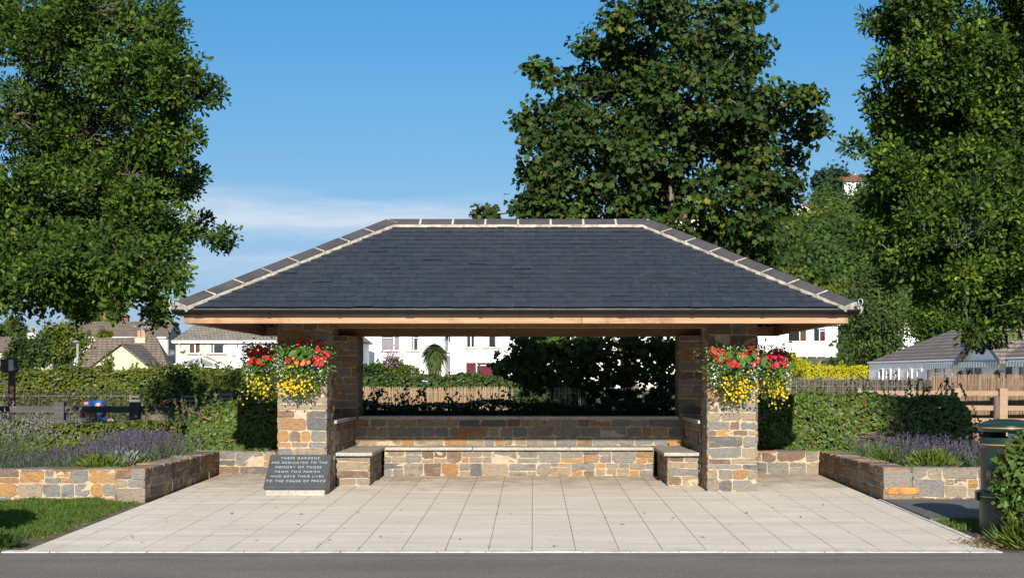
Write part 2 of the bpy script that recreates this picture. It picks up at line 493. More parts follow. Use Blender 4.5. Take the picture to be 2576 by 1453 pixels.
PINKP = islandmat('crimson_petal', [(.42, .008, .04), (.5, .014, .06), (.36, .006, .035)], .5, .15, tcol=1)
ORGP = islandmat('orange_petal', [(.6, .15, .02), (.62, .26, .03), (.6, .12, .05), (.62, .38, .06)], .5, .15, tcol=1)
YELP = islandmat('yellow_petal', [(.62, .42, .006), (.66, .48, .01), (.58, .36, .006)], .5, .15, tcol=1)
WHTP = islandmat('white_petal', [(.7, .7, .68), (.62, .62, .58)], .6, .15, tcol=1)
BLUP = islandmat('lilac_petal', [(.3, .26, .56), (.38, .33, .62)], .6, .15, tcol=1)
REEDM = islandmat('reed_cane', [(.25, .165, .095), (.33, .225, .13), (.2, .13, .08), (.38, .28, .17), (.28, .19, .12)], .75, .1)
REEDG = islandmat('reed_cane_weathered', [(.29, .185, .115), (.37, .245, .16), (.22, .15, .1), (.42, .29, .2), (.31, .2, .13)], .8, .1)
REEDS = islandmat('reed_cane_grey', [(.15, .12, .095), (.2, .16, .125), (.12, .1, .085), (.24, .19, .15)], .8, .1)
REEDD = islandmat('heather_screen', [(.022, .02, .018), (.035, .03, .026), (.028, .022, .018)], .85, 0)
# ------------------------------------------------------------------ ground, road, paving
def smooth01(x):
    x = np.clip(x, 0, 1)
    return x * x * (3 - 2 * x)
def hill(X, Y):
    """height of the wooded hill to the right of the valley"""
    a = np.interp(X, [-30, -5, 19, 30, 38, 46, 66, 300], [0, 1, 16.5, 19, 21.5, 25, 28, 34])
    return a * smooth01((np.asarray(Y) - 122) / 66)
def gground(X, Y):
    base = np.interp(Y, [-60, 13.0, 13.3, 21.6, 26, 40, 100, 150, 700], [-.08, -.08, -.06, .09, .25, .42, .45, 1.0, 1.5])
    return base + hill(X, Y)
def sheet(name, xs, ys, fz, m, kind='structure', label=None):
    X, Y = np.meshgrid(xs, ys)
    Z = fz(X, Y)
    nx = len(xs)
    vs = np.stack([X, Y, Z], -1).reshape(-1, 3)
    fs = [(j * nx + i, j * nx + i + 1, (j + 1) * nx + i + 1, (j + 1) * nx + i) for j in range(len(ys) - 1) for i in range(nx - 1)]
    me = bpy.data.meshes.new(name)
    me.from_pydata(vs.tolist(), [], fs)
    me.polygons.foreach_set('use_smooth', [True] * len(fs))
    me.materials.append(m)
    o = link(name, me)
    tag(o, label, kind=kind)
    return o
GROUNDM = plain('meadow_ground', (.05, .07, .025), .95, .35, .5, .4, 8)
HILLM = plain('hill_scrub', (.06, .07, .028), .95, .45, .25, .5, 2)
ys = [-60, -20, 0, 10, 13.0, 13.3, 16, 19, 21.6, 26, 32, 40, 60, 80, 100, 112]
sheet('ground', np.linspace(-260, 260, 41), ys, gground, GROUNDM)
sheet('hillside', np.linspace(-260, 300, 81), np.concatenate([np.linspace(112, 260, 40), [320, 420, 700]]), gground, HILLM)

def asphalt():
    m, nt, b = newmat('asphalt')
    c = objco(nt)
    v = N(nt, 'ShaderNodeTexVoronoi'); v.inputs['Scale'].default_value = 70
    nt.links.new(c, v.inputs['Vector'])
    r = ramp(nt, [(0, (.125, .11, .092)), (.7, (.17, .15, .124)), (.93, (.205, .18, .15)), (1, (.36, .33, .285))])
    nt.links.new(v.outputs['Color'], r.inputs[0])
    n = noise(nt, objco(nt, (.35, 1, 1)), 1.6, 6, .6)
    r2 = ramp(nt, [(.3, (.82, .82, .82)), (.7, (1.14, 1.13, 1.12))])
    nt.links.new(n, r2.inputs[0])
    c1 = mixc(nt, 1, r.outputs[0], r2.outputs[0], 'MULTIPLY')
    n3 = noise(nt, c, 6, 3)
    mr = N(nt, 'ShaderNodeMapRange'); mr.inputs[1].default_value = .66; mr.inputs[2].default_value = .74; mr.inputs[4].default_value = .35
    nt.links.new(n3, mr.inputs[0])
    c2 = mixc(nt, mr.outputs[0], c1, (.2, .15, .105))
    pw = N(nt, 'ShaderNodeMapRange'); pw.inputs[1].default_value = .56; pw.inputs[2].default_value = .6; pw.inputs[4].default_value = .3
    nt.links.new(noise(nt, objco(nt, (.5, 1, 1)), .9, 3, .5), pw.inputs[0])
    c3 = mixc(nt, pw.outputs[0], c2, (.11, .1, .09))
    sc_ = N(nt, 'ShaderNodeMapRange'); sc_.inputs[1].default_value = .66; sc_.inputs[2].default_value = .72; sc_.inputs[4].default_value = .5
    nt.links.new(noise(nt, objco(nt, (1, 5, 1)), 2.3, 6, .7), sc_.inputs[0])
    c4 = mixc(nt, sc_.outputs[0], c3, (.3, .27, .23))
    nt.links.new(c4, b.inputs['Base Color'])
    b.inputs['Roughness'].default_value = .85
    bumpn(nt, b, v.outputs['Distance'], .8, .01)
    return m
ASPH = asphalt()
mb = MB(); mb.box(-40, 40, 2.0, 13.1, -.07, -.006)
tag(mb.build('road', ASPH), kind='structure')
mb = MB(); mb.box(4.36, 14, 15.6, 17.66, -.08, .03)
mb.v = [(x, y, z + (gz(y) * .9 if z > -.05 else 0)) for x, y, z in mb.v]
tag(mb.build('tarmac_path', plain('path_tarmac', (.095, .09, .088), .9, .2, 3, .4, 90)), kind='structure')
# a gutter strip of smoother tarmac along the kerb
mb = MB(); mb.box(-40, 40, 12.74, 13.1, -.05, -.0045)
tag(mb.build('road_edge_strip', plain('edge_tarmac', (.15, .132, .11), .85, .14, 2.2, .35, 80)), kind='structure')

def pavingmat():
    m, nt, b = newmat('concrete_flag')
    g = N(nt, 'ShaderNodeNewGeometry')
    r = ramp(nt, [(0, (.615, .553, .46)), (1, (.628, .566, .474))])
    nt.links.new(g.outputs['Random Per Island'], r.inputs[0])
    c = objco(nt)
    n = noise(nt, objco(nt, (.35, 2.2, 1)), 1.7, 7, .6)
    r2 = ramp(nt, [(.3, (.84, .82, .79)), (.7, (1.08, 1.07, 1.06))])
    nt.links.new(n, r2.inputs[0])
    n3 = noise(nt, c, 60, 4, .7)
    r3 = ramp(nt, [(.3, (.86, .86, .86)), (.7, (1.1, 1.1, 1.1))])
    nt.links.new(n3, r3.inputs[0])
    c1 = mixc(nt, 1, mixc(nt, 1, r.outputs[0], r2.outputs[0], 'MULTIPLY'), r3.outputs[0], 'MULTIPLY')
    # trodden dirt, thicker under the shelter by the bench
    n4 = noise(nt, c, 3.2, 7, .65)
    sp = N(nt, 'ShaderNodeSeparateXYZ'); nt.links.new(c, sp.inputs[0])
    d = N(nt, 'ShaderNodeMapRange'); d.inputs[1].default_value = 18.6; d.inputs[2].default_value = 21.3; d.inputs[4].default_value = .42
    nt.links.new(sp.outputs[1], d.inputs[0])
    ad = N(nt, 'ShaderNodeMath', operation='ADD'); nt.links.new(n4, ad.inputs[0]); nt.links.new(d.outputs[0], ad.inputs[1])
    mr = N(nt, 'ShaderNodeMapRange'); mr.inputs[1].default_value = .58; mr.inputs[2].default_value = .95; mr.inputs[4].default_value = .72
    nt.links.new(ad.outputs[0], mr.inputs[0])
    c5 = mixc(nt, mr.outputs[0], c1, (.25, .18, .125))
    sk = N(nt, 'ShaderNodeMapRange'); sk.inputs[1].default_value = .67; sk.inputs[2].default_value = .74; sk.inputs[4].default_value = .55
    nt.links.new(noise(nt, c, 21, 3, .6), sk.inputs[0])
    c6 = mixc(nt, sk.outputs[0], c5, (.3, .25, .19))
    st = N(nt, 'ShaderNodeMapRange'); st.inputs[1].default_value = .58; st.inputs[2].default_value = .8; st.inputs[4].default_value = .35
    nt.links.new(noise(nt, c, 1.1, 8, .7), st.inputs[0])
    nt.links.new(mixc(nt, st.outputs[0], c6, (.4, .33, .26)), b.inputs['Base Color'])
    b.inputs['Roughness'].default_value = .85
    b.inputs['Specular IOR Level'].default_value = .2
    bumpn(nt, b, n3, .25, .003)
    return m
PAVE = pavingmat()
JOINT = plain('dirty_joint', (.1, .085, .06), .95, .5, 12)
PX0, PX1, PY0, PY1 = -4.72, 4.32, 13.24, 21.75
mb = MB()
def slope_box(mb, x0, x1, y0, y1, h, m=0, b=.003):
    z0, z1 = gz(y0) + h, gz(y1) + h
    mb.raw([(x0, y0, -.06), (x1, y0, -.06), (x1, y1, -.06), (x0, y1, -.06), (x0, y0, z0 - b), (x1, y0, z0 - b), (x1, y1, z1 - b), (x0, y1, z1 - b),
            (x0 + b, y0 + b, z0), (x1 - b, y0 + b, z0), (x1 - b, y1 - b, z1), (x0 + b, y1 - b, z1)],
           [(8, 9, 10, 11), (0, 1, 5, 4), (1, 2, 6, 5), (2, 3, 7, 6), (3, 0, 4, 7), (4, 5, 9, 8), (5, 6, 10, 9), (6, 7, 11, 10), (7, 4, 8, 11)], m)
S = .4063
i0 = math.floor((PX0) / S); i1 = math.ceil(PX1 / S)
for i in range(i0, i1 + 1):
    x0, x1 = max(PX0, i * S - .005), min(PX1, (i + 1) * S - .005)
    if x1 - x0 < .03: continue
    y = PY0
    k = 0
    while y < PY1 - .02:
        y2 = min(PY1, y + S * 1.5)
        slope_box(mb, x0 + .0025, x1 - .0025, y + .0002, y2 - .0002, rnd.uniform(-.0006, .0006), b=.0012)
        y = y2; k += 1
tag(mb.build('paving', PAVE), kind='structure')
mb = MB()
mb.raw([(PX0, PY0, gz(PY0) - .012), (PX1, PY0, gz(PY0) - .012), (PX1, PY1, gz(PY1) - .012), (PX0, PY1, gz(PY1) - .012)], [(0, 1, 2, 3)])
tag(mb.build('paving_bed', JOINT), kind='structure')
mb = MB()
x = -4.9
while x < 4.4:
    x2 = x + .4465
    mb.box(x + .002, x2 - .002, 13.11 + rnd.uniform(-.012, .012), 13.232, -.07, .004 + rnd.uniform(-.002, .002))
    x = x2
y = 13.3
while y < 17.6:
    slope_box(mb, 4.325, 4.385, y + .003, y + .9, .006)
    y += .905
tag(mb.build('kerb', plain('kerb_concrete', (.5, .465, .4), .88, .3, 7, .4, 60), bevel=.006), kind='structure')

# lawn on the left
mb = MB()
LX0, LX1, LY0, LY1 = -16, -4.705, 13.3, 17.5
nn = 24
sheet('lawn', np.linspace(LX0, LX1, 40), np.linspace(13.14, LY1, 24), lambda X, Y: gz(Y) - .003 + .033 * smooth01((-4.8 - X) / .5) + .012 * np.sin(X * 3.1) * np.sin(Y * 2.3) * smooth01((-4.75 - X) / .3), plain('lawn_soil', (.1, .085, .045), .95, .4, 6, .5, 20))
n = 90000
Pg = np.stack([rng.uniform(-8.2, -4.8, n), rng.uniform(13.2, 17.45, n), np.zeros(n)], -1)
edge = -4.78 - .10 * (np.sin(Pg[:, 1] * 5.1) * .5 + np.sin(Pg[:, 1] * 13.7) * .3 + .6) - .2 * smooth01((14.6 - Pg[:, 1]) / 1.2)
Pg = Pg[Pg[:, 0] < edge + rng.normal(0, .05, n)]
n = len(Pg)
Pg[:, 2] = gz(Pg[:, 1]) + .03 * smooth01((-4.9 - Pg[:, 0]) / .5) + .01 * np.sin(Pg[:, 0] * 3.1) * np.sin(Pg[:, 1] * 2.3)
D = nrm(np.stack([rng.normal(0, .5, n), rng.normal(-.05, .5, n), np.ones(n)], -1))
lump = .75 + .25 * np.sin(Pg[:, 0] * 9) * np.sin(Pg[:, 1] * 7.3)
tag(npmesh('grass', leafV(Pg, D, sph(n), rng.uniform(.03, .065, n) * lump, BLADE * [2.6, 1, 1]), 5, GRASS), 'short green lawn grass', 'grass', kind='stuff')
n = 5200
Pg = np.stack([rng.uniform(4.42, 6.2, n), rng.uniform(14.6, 15.75, n), np.zeros(n)], -1)
Pg = Pg[(Pg[:, 1] > 14.75 + .1 * np.sin(Pg[:, 0] * 9))]; n = len(Pg)
Pg[:, 2] = gz(Pg[:, 1]) * .6
D = nrm(np.stack([rng.normal(0, .5, n), rng.normal(-.05, .5, n), np.ones(n)], -1))
tag(npmesh('grass', leafV(Pg, D, sph(n), rng.uniform(.03, .08, n), BLADE * [2.4, 1, 1]), 5, GRASS), 'patch of shaded grass behind the green litter bin', 'grass', kind='stuff')
mb = MB(); mb.box(4.33, 9, 13.1, 15.62, -.08, .008)
tag(mb.build('verge', SOIL), kind='structure')

# ------------------------------------------------------------------ rubble masonry
def stone_face(mb, O, U, V, Nn, W, H, band=(.15, .3), blk=(.16, .46), prot=(.003, .015), gap=(.003, .010), split=.62):
    O, U, V, Nn = Vector(O), Vector(U), Vector(V), Vector(Nn)
    rects = []
    v = 0.0
    while v < H - 1e-4:
        h = rnd.uniform(*band)
        if H - v - h < band[0] * .7: h = H - v
        u = 0.0
        while u < W - 1e-4:
            w = rnd.uniform(*blk)
            if W - u - w < blk[0] * .8: w = W - u
            q = rnd.random()
            if h > .17 and q < split:
                f = rnd.uniform(.32, .68)
                for (a, b_) in ((0, f), (f, 1)):
                    if w > .27 and rnd.random() < .5:
                        g = rnd.uniform(.3, .7)
                        rects += [(u, v + a * h, w * g, (b_ - a) * h), (u + w * g, v + a * h, w * (1 - g), (b_ - a) * h)]
                    else: rects.append((u, v + a * h, w, (b_ - a) * h))
            elif h < .17 and w > .3 and rnd.random() < .3:
                g = rnd.uniform(.35, .65)
                rects += [(u, v, w * g, h), (u + w * g, v, w * (1 - g), h)]
            else: rects.append((u, v, w, h))
            u += w
        v += h
    for (u, v, w, h) in rects:
        g0, g1, g2, g3 = (rnd.uniform(*gap) for _ in range(4))
        if u < 1e-4: g0 = -.004
        if u + w > W - 1e-4: g1 = -.004
        a, b_, c, d = u + g0, u + w - g1, v + g2, v + h - g3
        if b_ - a < .02 or d - c < .015: continue
        k = min(b_ - a, d - c)
        cr = [rnd.uniform(.04, .34) * k for _ in range(4)]
        jm = min(.007, .07 * k)
        j = lambda: rnd.uniform(-jm, jm)
        def edge(p0, p1, n):
            return [(p0[0] + (p1[0] - p0[0]) * i / n, p0[1] + (p1[1] - p0[1]) * i / n) for i in range(n)]
        nx = 2 if b_ - a < .16 else 3 if b_ - a < .3 else 4
        ny = 1 if d - c < .1 else 2
        q = []
        q += edge((a + cr[0], c), (b_ - cr[1], c), nx) + edge((b_ - cr[1], c), (b_, c + cr[1] * .7), 1) + edge((b_, c + cr[1] * .7), (b_, d - cr[2] * .7), ny) + edge((b_, d - cr[2] * .7), (b_ - cr[2], d), 1)
        q += edge((b_ - cr[2], d), (a + cr[3], d), nx) + edge((a + cr[3], d), (a, d - cr[3] * .7), 1) + edge((a, d - cr[3] * .7), (a, c + cr[0] * .7), ny) + edge((a, c + cr[0] * .7), (a + cr[0], c), 1)
        lx, ly = rnd.uniform(-.03, .03), rnd.uniform(-.05, .05)
        mx, my = (a + b_) / 2, (c + d) / 2
        pts = [(min(W + .006, max(-.006, x + j())), y + j() + lx * (x - mx)) for x, y in q]
        p = rnd.uniform(*prot); sh = rnd.uniform(.002, .006)
        tx, ty = rnd.uniform(-.03, .03), rnd.uniform(-.05, .05)
        back = [O + U * x + V * y - Nn * .012 for x, y in pts]
        mid = [O + U * x + V * y + Nn * (p - .004) for x, y in pts]
        fr = []
        for x, y in pts:
            f = 1 - sh / max(.02, math.hypot(x - mx, y - my))
            fr.append(O + U * (mx + (x - mx) * f) + V * (my + (y - my) * f) + Nn * (p + tx * (x - mx) + ty * (y - my) + rnd.uniform(-.003, .003)))
        n = len(pts)
        ce = [O + U * (mx + rnd.uniform(-.1, .1) * (b_ - a)) + V * my + Nn * (p + rnd.uniform(-.004, .006))]
        mb.raw(back + mid + fr + ce,
               [(i, (i + 1) % n, n + (i + 1) % n, n + i) for i in range(n)] + [(n + i, n + (i + 1) % n, 2 * n + (i + 1) % n, 2 * n + i) for i in range(n)] +
               [(2 * n + i, 2 * n + (i + 1) % n, 3 * n) for i in range(n)], 0)
X_, Y_, Z_ = Vector((1, 0, 0)), Vector((0, 1, 0)), Vector((0, 0, 1))
def masonry(name, parent, x0, x1, y0, y1, z0, z1, faces='flrb', top=False, **kw):
    mb = MB()
    mb.box(x0 + .010, x1 - .010, y0 + .010, y1 - .010, z0 - .08, z1 - (.010 if top else 0), 1)
    kw.setdefault('band', (.13, .27))
    if 'f' in faces: stone_face(mb, (x0, y0 + .012, z0), X_, Z_, -Y_, x1 - x0, z1 - z0, **kw)
    if 'b' in faces: stone_face(mb, (x1, y1 - .012, z0), -X_, Z_, Y_, x1 - x0, z1 - z0, **kw)
    if 'l' in faces: stone_face(mb, (x0 + .012, y1, z0), -Y_, Z_, -X_, y1 - y0, z1 - z0, **kw)
    if 'r' in faces: stone_face(mb, (x1 - .012, y0, z0), Y_, Z_, X_, y1 - y0, z1 - z0, **kw)
    if top: stone_face(mb, (x0, y0, z1 - .012), X_, Y_, Z_, x1 - x0, y1 - y0, band=(.2, .4), blk=(.25, .5), prot=(.004, .014), split=.3)
    return mb.build(name, [STONE, MORTAR], parent)

# ------------------------------------------------------------------ the memorial shelter
SH = thing('memorial_shelter', 'open stone shelter with slate hipped roof, rubble pillars and built-in bench', 'shelter', (-.21, 20.5, .12))
SHI = Matrix.Translation((.21, -20.5, -.12))
def own(o, par=SH):                                 # built in world coordinates, handed to the shelter
    o.parent = par
    o.matrix_parent_inverse = SHI
    return o
PIL = dict(band=(.065, .175), blk=(.14, .5), split=.25)
for (x0, x1) in ((-3.384, -2.731), (2.314, 2.983)):
    own(masonry('pillar', None, x0, x1, 18.86, 19.53, gz(18.9) - .01, 2.33, **PIL))
for (x0, x1) in ((-3.36, -2.665), (2.235, 2.95)):
    own(masonry('pillar', None, x0, x1, 21.74, 22.35, .12, 2.25, **PIL))
WIN = dict(band=(.12, .28), blk=(.16, .5))
own(masonry('back_wall', None, -2.72, 2.30, 21.72, 22.05, .14, .975, faces='fb', **WIN))
own(masonry('side_wall', None, -3.08, -2.72, 19.53, 21.72, .11, .975, faces='lr', **WIN))
own(masonry('side_wall', None, 2.30, 2.66, 19.53, 21.72, .11, .975, faces='lr', **WIN))
def capslab(name, x0, x1, y0, y1, z0, z1, par=None):
    mb = MB(); mb.box(x0, x1, y0, y1, z0, z1)
    return own(mb.build(name, GRANITE, None, bevel=.006))
capslab('wall_cap', -2.66, -.2, 21.69, 22.09, .975, 1.022)
capslab('wall_cap', -.195, 2.23, 21.69, 22.09, .975, 1.022)
capslab('wall_cap', -3.11, -2.69, 19.545, 21.735, .977, 1.024)
capslab('wall_cap', 2.27, 2.69, 19.545, 21.735, .977, 1.024)
own(masonry('bench_base', None, -2.22, 1.82, 21.23, 21.71, .14, .527, faces='f', band=(.16, .24), blk=(.14, .42), split=.7))
own(masonry('bench_base', None, -2.71, -2.25, 19.65, 21.71, .12, .53, faces='fr', band=(.09, .16), blk=(.2, .42)))
own(masonry('bench_base', None, 1.86, 2.29, 19.65, 21.71, .12, .53, faces='fl', band=(.09, .16), blk=(.2, .42)))
capslab('bench_seat', -2.205, -.9, 21.175, 21.715, .528, .574)
capslab('bench_seat', -.895, .55, 21.175, 21.715, .528, .574)
capslab('bench_seat', .555, 1.80, 21.175, 21.715, .528, .574)
capslab('bench_seat', -2.715, -2.21, 19.585, 21.71, .530, .578)
capslab('bench_seat', 1.81, 2.295, 19.585, 21.71, .530, .578)

# roof geometry
CX, EX, EZ = -.21, 4.27, 2.5                       # centre, half length at the eaves, eaves height
YE0, YE1, YR = 17.9, 23.1, 20.5
RX, RZ = 1.87, 3.83
eFL, eFR, eBR, eBL = Vector((CX - EX, YE0, EZ)), Vector((CX + EX, YE0, EZ)), Vector((CX + EX, YE1, EZ)), Vector((CX - EX, YE1, EZ))
rL, rR = Vector((CX - RX, YR, RZ)), Vector((CX + RX, YR, RZ))
def clip(poly, p, n):
    o = []
    for i in range(len(poly)):
        a, b = poly[i], poly[(i + 1) % len(poly)]
        da, db = (a[0] - p[0]) * n[0] + (a[1] - p[1]) * n[1], (b[0] - p[0]) * n[0] + (b[1] - p[1]) * n[1]
        if da >= 0: o.append(a)
        if da * db < 0:
            t = da / (da - db); o.append((a[0] + (b[0] - a[0]) * t, a[1] + (b[1] - a[1]) * t))
    return o
def slates(mb, A, B, Tb, Ta):
    """slope with eave A->B and top Ta..Tb (Ta above A)"""
    U = (B - A).normalized(); L = (B - A).length
    mid = (Ta + Tb) / 2
    Vv = (mid - A) - U * (mid - A).dot(U); H = Vv.length; Vv.normalize()
    Nn = U.cross(Vv)
    ua, ub = (Ta - A).dot(U), (Tb - A).dot(U)
    g, w = .151, .252
    rows = int(H / g) + 1
    for r in range(rows):
        v0 = r * g - (.02 if r == 0 else 0)
        v1 = min((r + 1) * g + .02, H)
        u = -.3 + (w / 2 if r % 2 else 0) + rnd.uniform(-.012, .012)
        while u < L + .3:
            ww = w + rnd.uniform(-.004, .004)
            b0 = v0 + rnd.uniform(-.004, .003)
            poly = [(u + .002, b0), (u + ww * .35, b0 + rnd.uniform(-.003, .003)), (u + ww * .7, b0 + rnd.uniform(-.003, .003)), (u + ww - .002, b0 + rnd.uniform(-.003, .003)), (u + ww - .002, v1), (u + .002, v1)]
            poly = clip(poly, (0, 0), (H / math.hypot(H, ua), -ua / math.hypot(H, ua)))
            if poly: poly = clip(poly, (L, 0), (-H / math.hypot(H, L - ub), -(L - ub) / math.hypot(H, L - ub)))
            if len(poly) >= 3:
                lift = rnd.uniform(.010, .014) + (rnd.uniform(0, .008) if rnd.random() < .08 else 0)
                til = rnd.uniform(-.004, .004)
                top, bot = [], []
                for (x, y) in poly:
                    t = (y - v0) / (v1 - v0)
                    q = A + U * x + Vv * y
                    zz = lift * (1 - t) + .002 + til * ((x - u) / ww - .5) * (1 - t)
                    top.append(q + Nn * zz); bot.append(q + Nn * (zz - .0065))
                n = len(top)
                mb.raw(top + bot, [tuple(range(n))], 0)
                n0 = len(mb.v) - 2 * n
                for i in range(n):
                    j = (i + 1) % n
                    mb.f.append((n0 + i, n0 + n + i, n0 + n + j, n0 + j)); mb.m.append(1 if (poly[i][1] < v0 + .01 and poly[j][1] < v0 + .01 and rnd.random() < .12) else 0)
            u += ww
mb = MB()
slates(mb, eFL, eFR, rR, rL)
slates(mb, eFR, eBR, rR, rR)
slates(mb, eBR, eBL, rL, rR)
slates(mb, eBL, eFL, rL, rL)
own(mb.build('slate_covering', [SLATE, SLATE_CUT]))
# boarded deck under the slates
mb = MB()
k = .03
def dn(p, d): return p - Vector((0, 0, d))
for q in ((eFL, eFR, rR, rL), (eFR, eBR, rR), (eBR, eBL, rL, rR), (eBL, eFL, rL)):
    qi = [p + (Vector((CX, YR, p.z)) - p).normalized() * .04 if abs(p.z - EZ) < 1e-6 else p for p in q]
    mb.poly([dn(p, .004) for p in qi]); mb.poly([dn(p, .034) for p in qi][::-1])
own(mb.build('roof_boarding', BOARD))
# ridge and hip tiles: angled clay caps bedded in pale mortar
def capline(name, A, B, nA, nB, ntile, endfill=False):
    A, B = Vector(A), Vector(B)
    d = (B - A).normalized(); L = (B - A).length
    wA = d.cross(nA).normalized(); wB = d.cross(nB).normalized()
    if wA.z > 0: wA = -wA
    if wB.z > 0: wB = -wB
    up = (nA + nB).normalized()
    tiles, mort = MB(), MB()
    lift, th, W = .046, .02, .185
    step = L / ntile
    for i in range(ntile):
        s0, s1 = i * step + .012, (i + 1) * step - .012
        sag = rnd.uniform(-.004, .004)
        for wv, nn in ((wA, nA), (wB, nB)):
            p0 = A + d * s0 + up * (lift + sag)
            off = d * (s1 - s0)
            q = [p0 + up * (th * 1.08), p0 + wv * W + nn * th, p0 + wv * W, p0]
            tiles.prism(q, off)
    for wv, nn in ((wA, nA), (wB, nB)):
        q = [A + up * (lift * .9), A + wv * (W - .012) + nn * lift * .98, A + wv * (W - .004) + nn * (-.004), A]
        seg = max(6, int(L / .09))
        prev = None
        for i in range(seg + 1):
            jit = rnd.uniform(-.006, .008)
            pp = [x + d * (L * i / seg) + (wv * jit if k_ in (1, 2) else Vector()) for k_, x in enumerate(q)]
            if prev: mort.raw(prev + pp, [(0, 1, 5, 4), (1, 2, 6, 5)])
            prev = pp
        for i in range(ntile + 1):
            s = i * step
            a, b_ = max(0, s - .015), min(L, s + .015)
            p0 = A + d * a
            q2 = [p0 + up * (lift + th * .85), p0 + wv * (W - .004) + nn * (lift + th * .72), p0 + wv * (W - .004) + nn * 0, p0]
            mort.prism(q2, d * (b_ - a))
        if endfill:
            p0 = B - d * .004
            mort.prism([p0 + up * (lift * .95), p0 + wv * W * .98 + nn * lift * .95, p0 + wv * W * .98 - nn * .02, p0 - up * .06], -d * .04)
    t = own(tiles.build(name, CAPTILE, None, bevel=.004))
    m_ = mort.build('bedding_mortar', RIDGEMORTAR, None); m_.parent = t
    return t
nF = (eFR - eFL).cross(rL - eFL).normalized(); nB_ = (eBL - eBR).cross(rR - eBR).normalized()
nRt = (eBR - eFR).cross(rR - eFR).normalized(); nLt = (eFL - eBL).cross(rL - eBL).normalized()
capline('ridge_tiles', rL, rR, nF, nB_, 8)
for a, b, n1, n2 in ((rL, eFL, nF, nLt), (rR, eFR, nF, nRt), (rL, eBL, nB_, nLt), (rR, eBR, nB_, nRt)):
    capline('hip_tiles', a, b + (b - a).normalized() * .0, n1, n2, 8, True)
    d = (b - a).normalized(); p = b + d * .02 + Vector((0, 0, .02))
    mb = MB()
    pts = [p - d * .12 + Vector((0, 0, .0)), p + d * .02]
    h = Vector((d.x, d.y, 0)).normalized()
    for i in range(15):
        an = -1.2 + i * .42; rr = .046 - i * .0016
        pts.append(p + h * (.055 + rr * math.cos(an) * .9) + Vector((0, 0, .05 + rr * math.sin(an))))
    mb.tube(pts, .008, 6)
    own(mb.build('hip_iron', IRON))
# lead underlay apron over the gutter
mb = MB()
for (a, b, n) in ((eFL, eFR, Vector((0, -1, 0))), (eFR, eBR, X_), (eBR, eBL, Y_), (eBL, eFL, -X_)):
    k = 60; prev = None
    for i in range(k + 1):
        q = a.lerp(b, i / k); s = math.sin(i * .37) * .004 + rnd.uniform(-.003, .003)
        pp = [q - n * .03 + Vector((0, 0, -.016)), q + n * .006 + Vector((0, 0, -.03 + s)), q + n * .03 + Vector((0, 0, -.062 + s)), q + n * .03 + Vector((0, 0, -.066 + s)), q + Vector((0, 0, -.06))]
        if prev: mb.raw(prev + pp, [(0, 1, 6, 5), (1, 2, 7, 6), (2, 3, 8, 7), (3, 4, 9, 8)])
        prev = pp
own(mb.build('eaves_flashing', LEAD))
# fascia beams
FX0, FX1, FY0, FY1 = -4.405, 3.985, 17.95, 23.06
def beam(name, a, b, w, h, m=OAKBEAM):
    mb = MB(); mb.bar(a, b, w, h)
    return own(mb.build(name, m, None, bevel=.006))
zf = 2.367
beam('fascia_beam', (FX0, FY0 + .05, zf), (.62, FY0 + .05, zf), .1, .15)
beam('fascia_beam', (.624, FY0 + .05, zf), (FX1, FY0 + .05, zf), .1, .15)
beam('fascia_beam', (FX0, FY1 - .05, zf - .01), (FX1, FY1 - .05, zf - .01), .1, .15)
beam('fascia_beam', (FX0 + .05, FY0 + .102, zf), (FX0 + .05, FY1 - .102, zf), .1, .148)
beam('fascia_beam', (FX1 - .05, FY0 + .102, zf), (FX1 - .05, FY1 - .102, zf), .1, .148)
# wall plates carried by the pillars
zp = 2.34
beam('wall_plate', (-3.3, 19.2, zp), (2.9, 19.2, zp), .16, .13, RAFTER)
beam('wall_plate', (-3.3, 22.02, zp), (2.9, 22.02, zp), .16, .19, BOARD)
beam('wall_plate', (-3.06, 19.29, zp), (-3.06, 21.93, zp), .16, .15, RAFTER)
beam('wall_plate', (2.65, 19.29, zp), (2.65, 21.93, zp), .16, .15, RAFTER)
# rafters
def rafter(e, r, t0, t1):
    mb = MB(); a, b = e.lerp(r, t0), e.lerp(r, t1)
    mb.bar(a - Vector((0, 0, .085)), b - Vector((0, 0, .085)), .05, .1)
    own(mb.build('rafter', RAFTER))
n = 19
for i in range(n):
    x = FX0 + .25 + (FX1 - FX0 - .5) * i / (n - 1)
    d = max(0, abs(x - CX) - RX) / (EX - RX)
    t1 = min(1, 1 - d)
    if t1 < .08: continue
    for ye in (YE0, YE1):
        rafter(Vector((x, ye, EZ)), Vector((x, YR, RZ)), .045, max(.09, t1 - .02))
for i in range(9):
    y = FY0 + .5 + (FY1 - FY0 - 1) * i / 8
    t1 = 1 - abs(y - YR) / (YE1 - YR)
    for s in (-1, 1):
        rafter(Vector((CX + s * EX, y, EZ)), Vector((CX + s * RX, y, RZ)), .045, max(.09, t1 - .02))
for e_, r_ in ((eFL, rL), (eFR, rR), (eBL, rL), (eBR, rR)):
    mb = MB(); mb.bar(e_.lerp(r_, .05) - Vector((0, 0, .11)), e_.lerp(r_, .99) - Vector((0, 0, .11)), .06, .14)
    own(mb.build('hip_rafter', RAFTER))
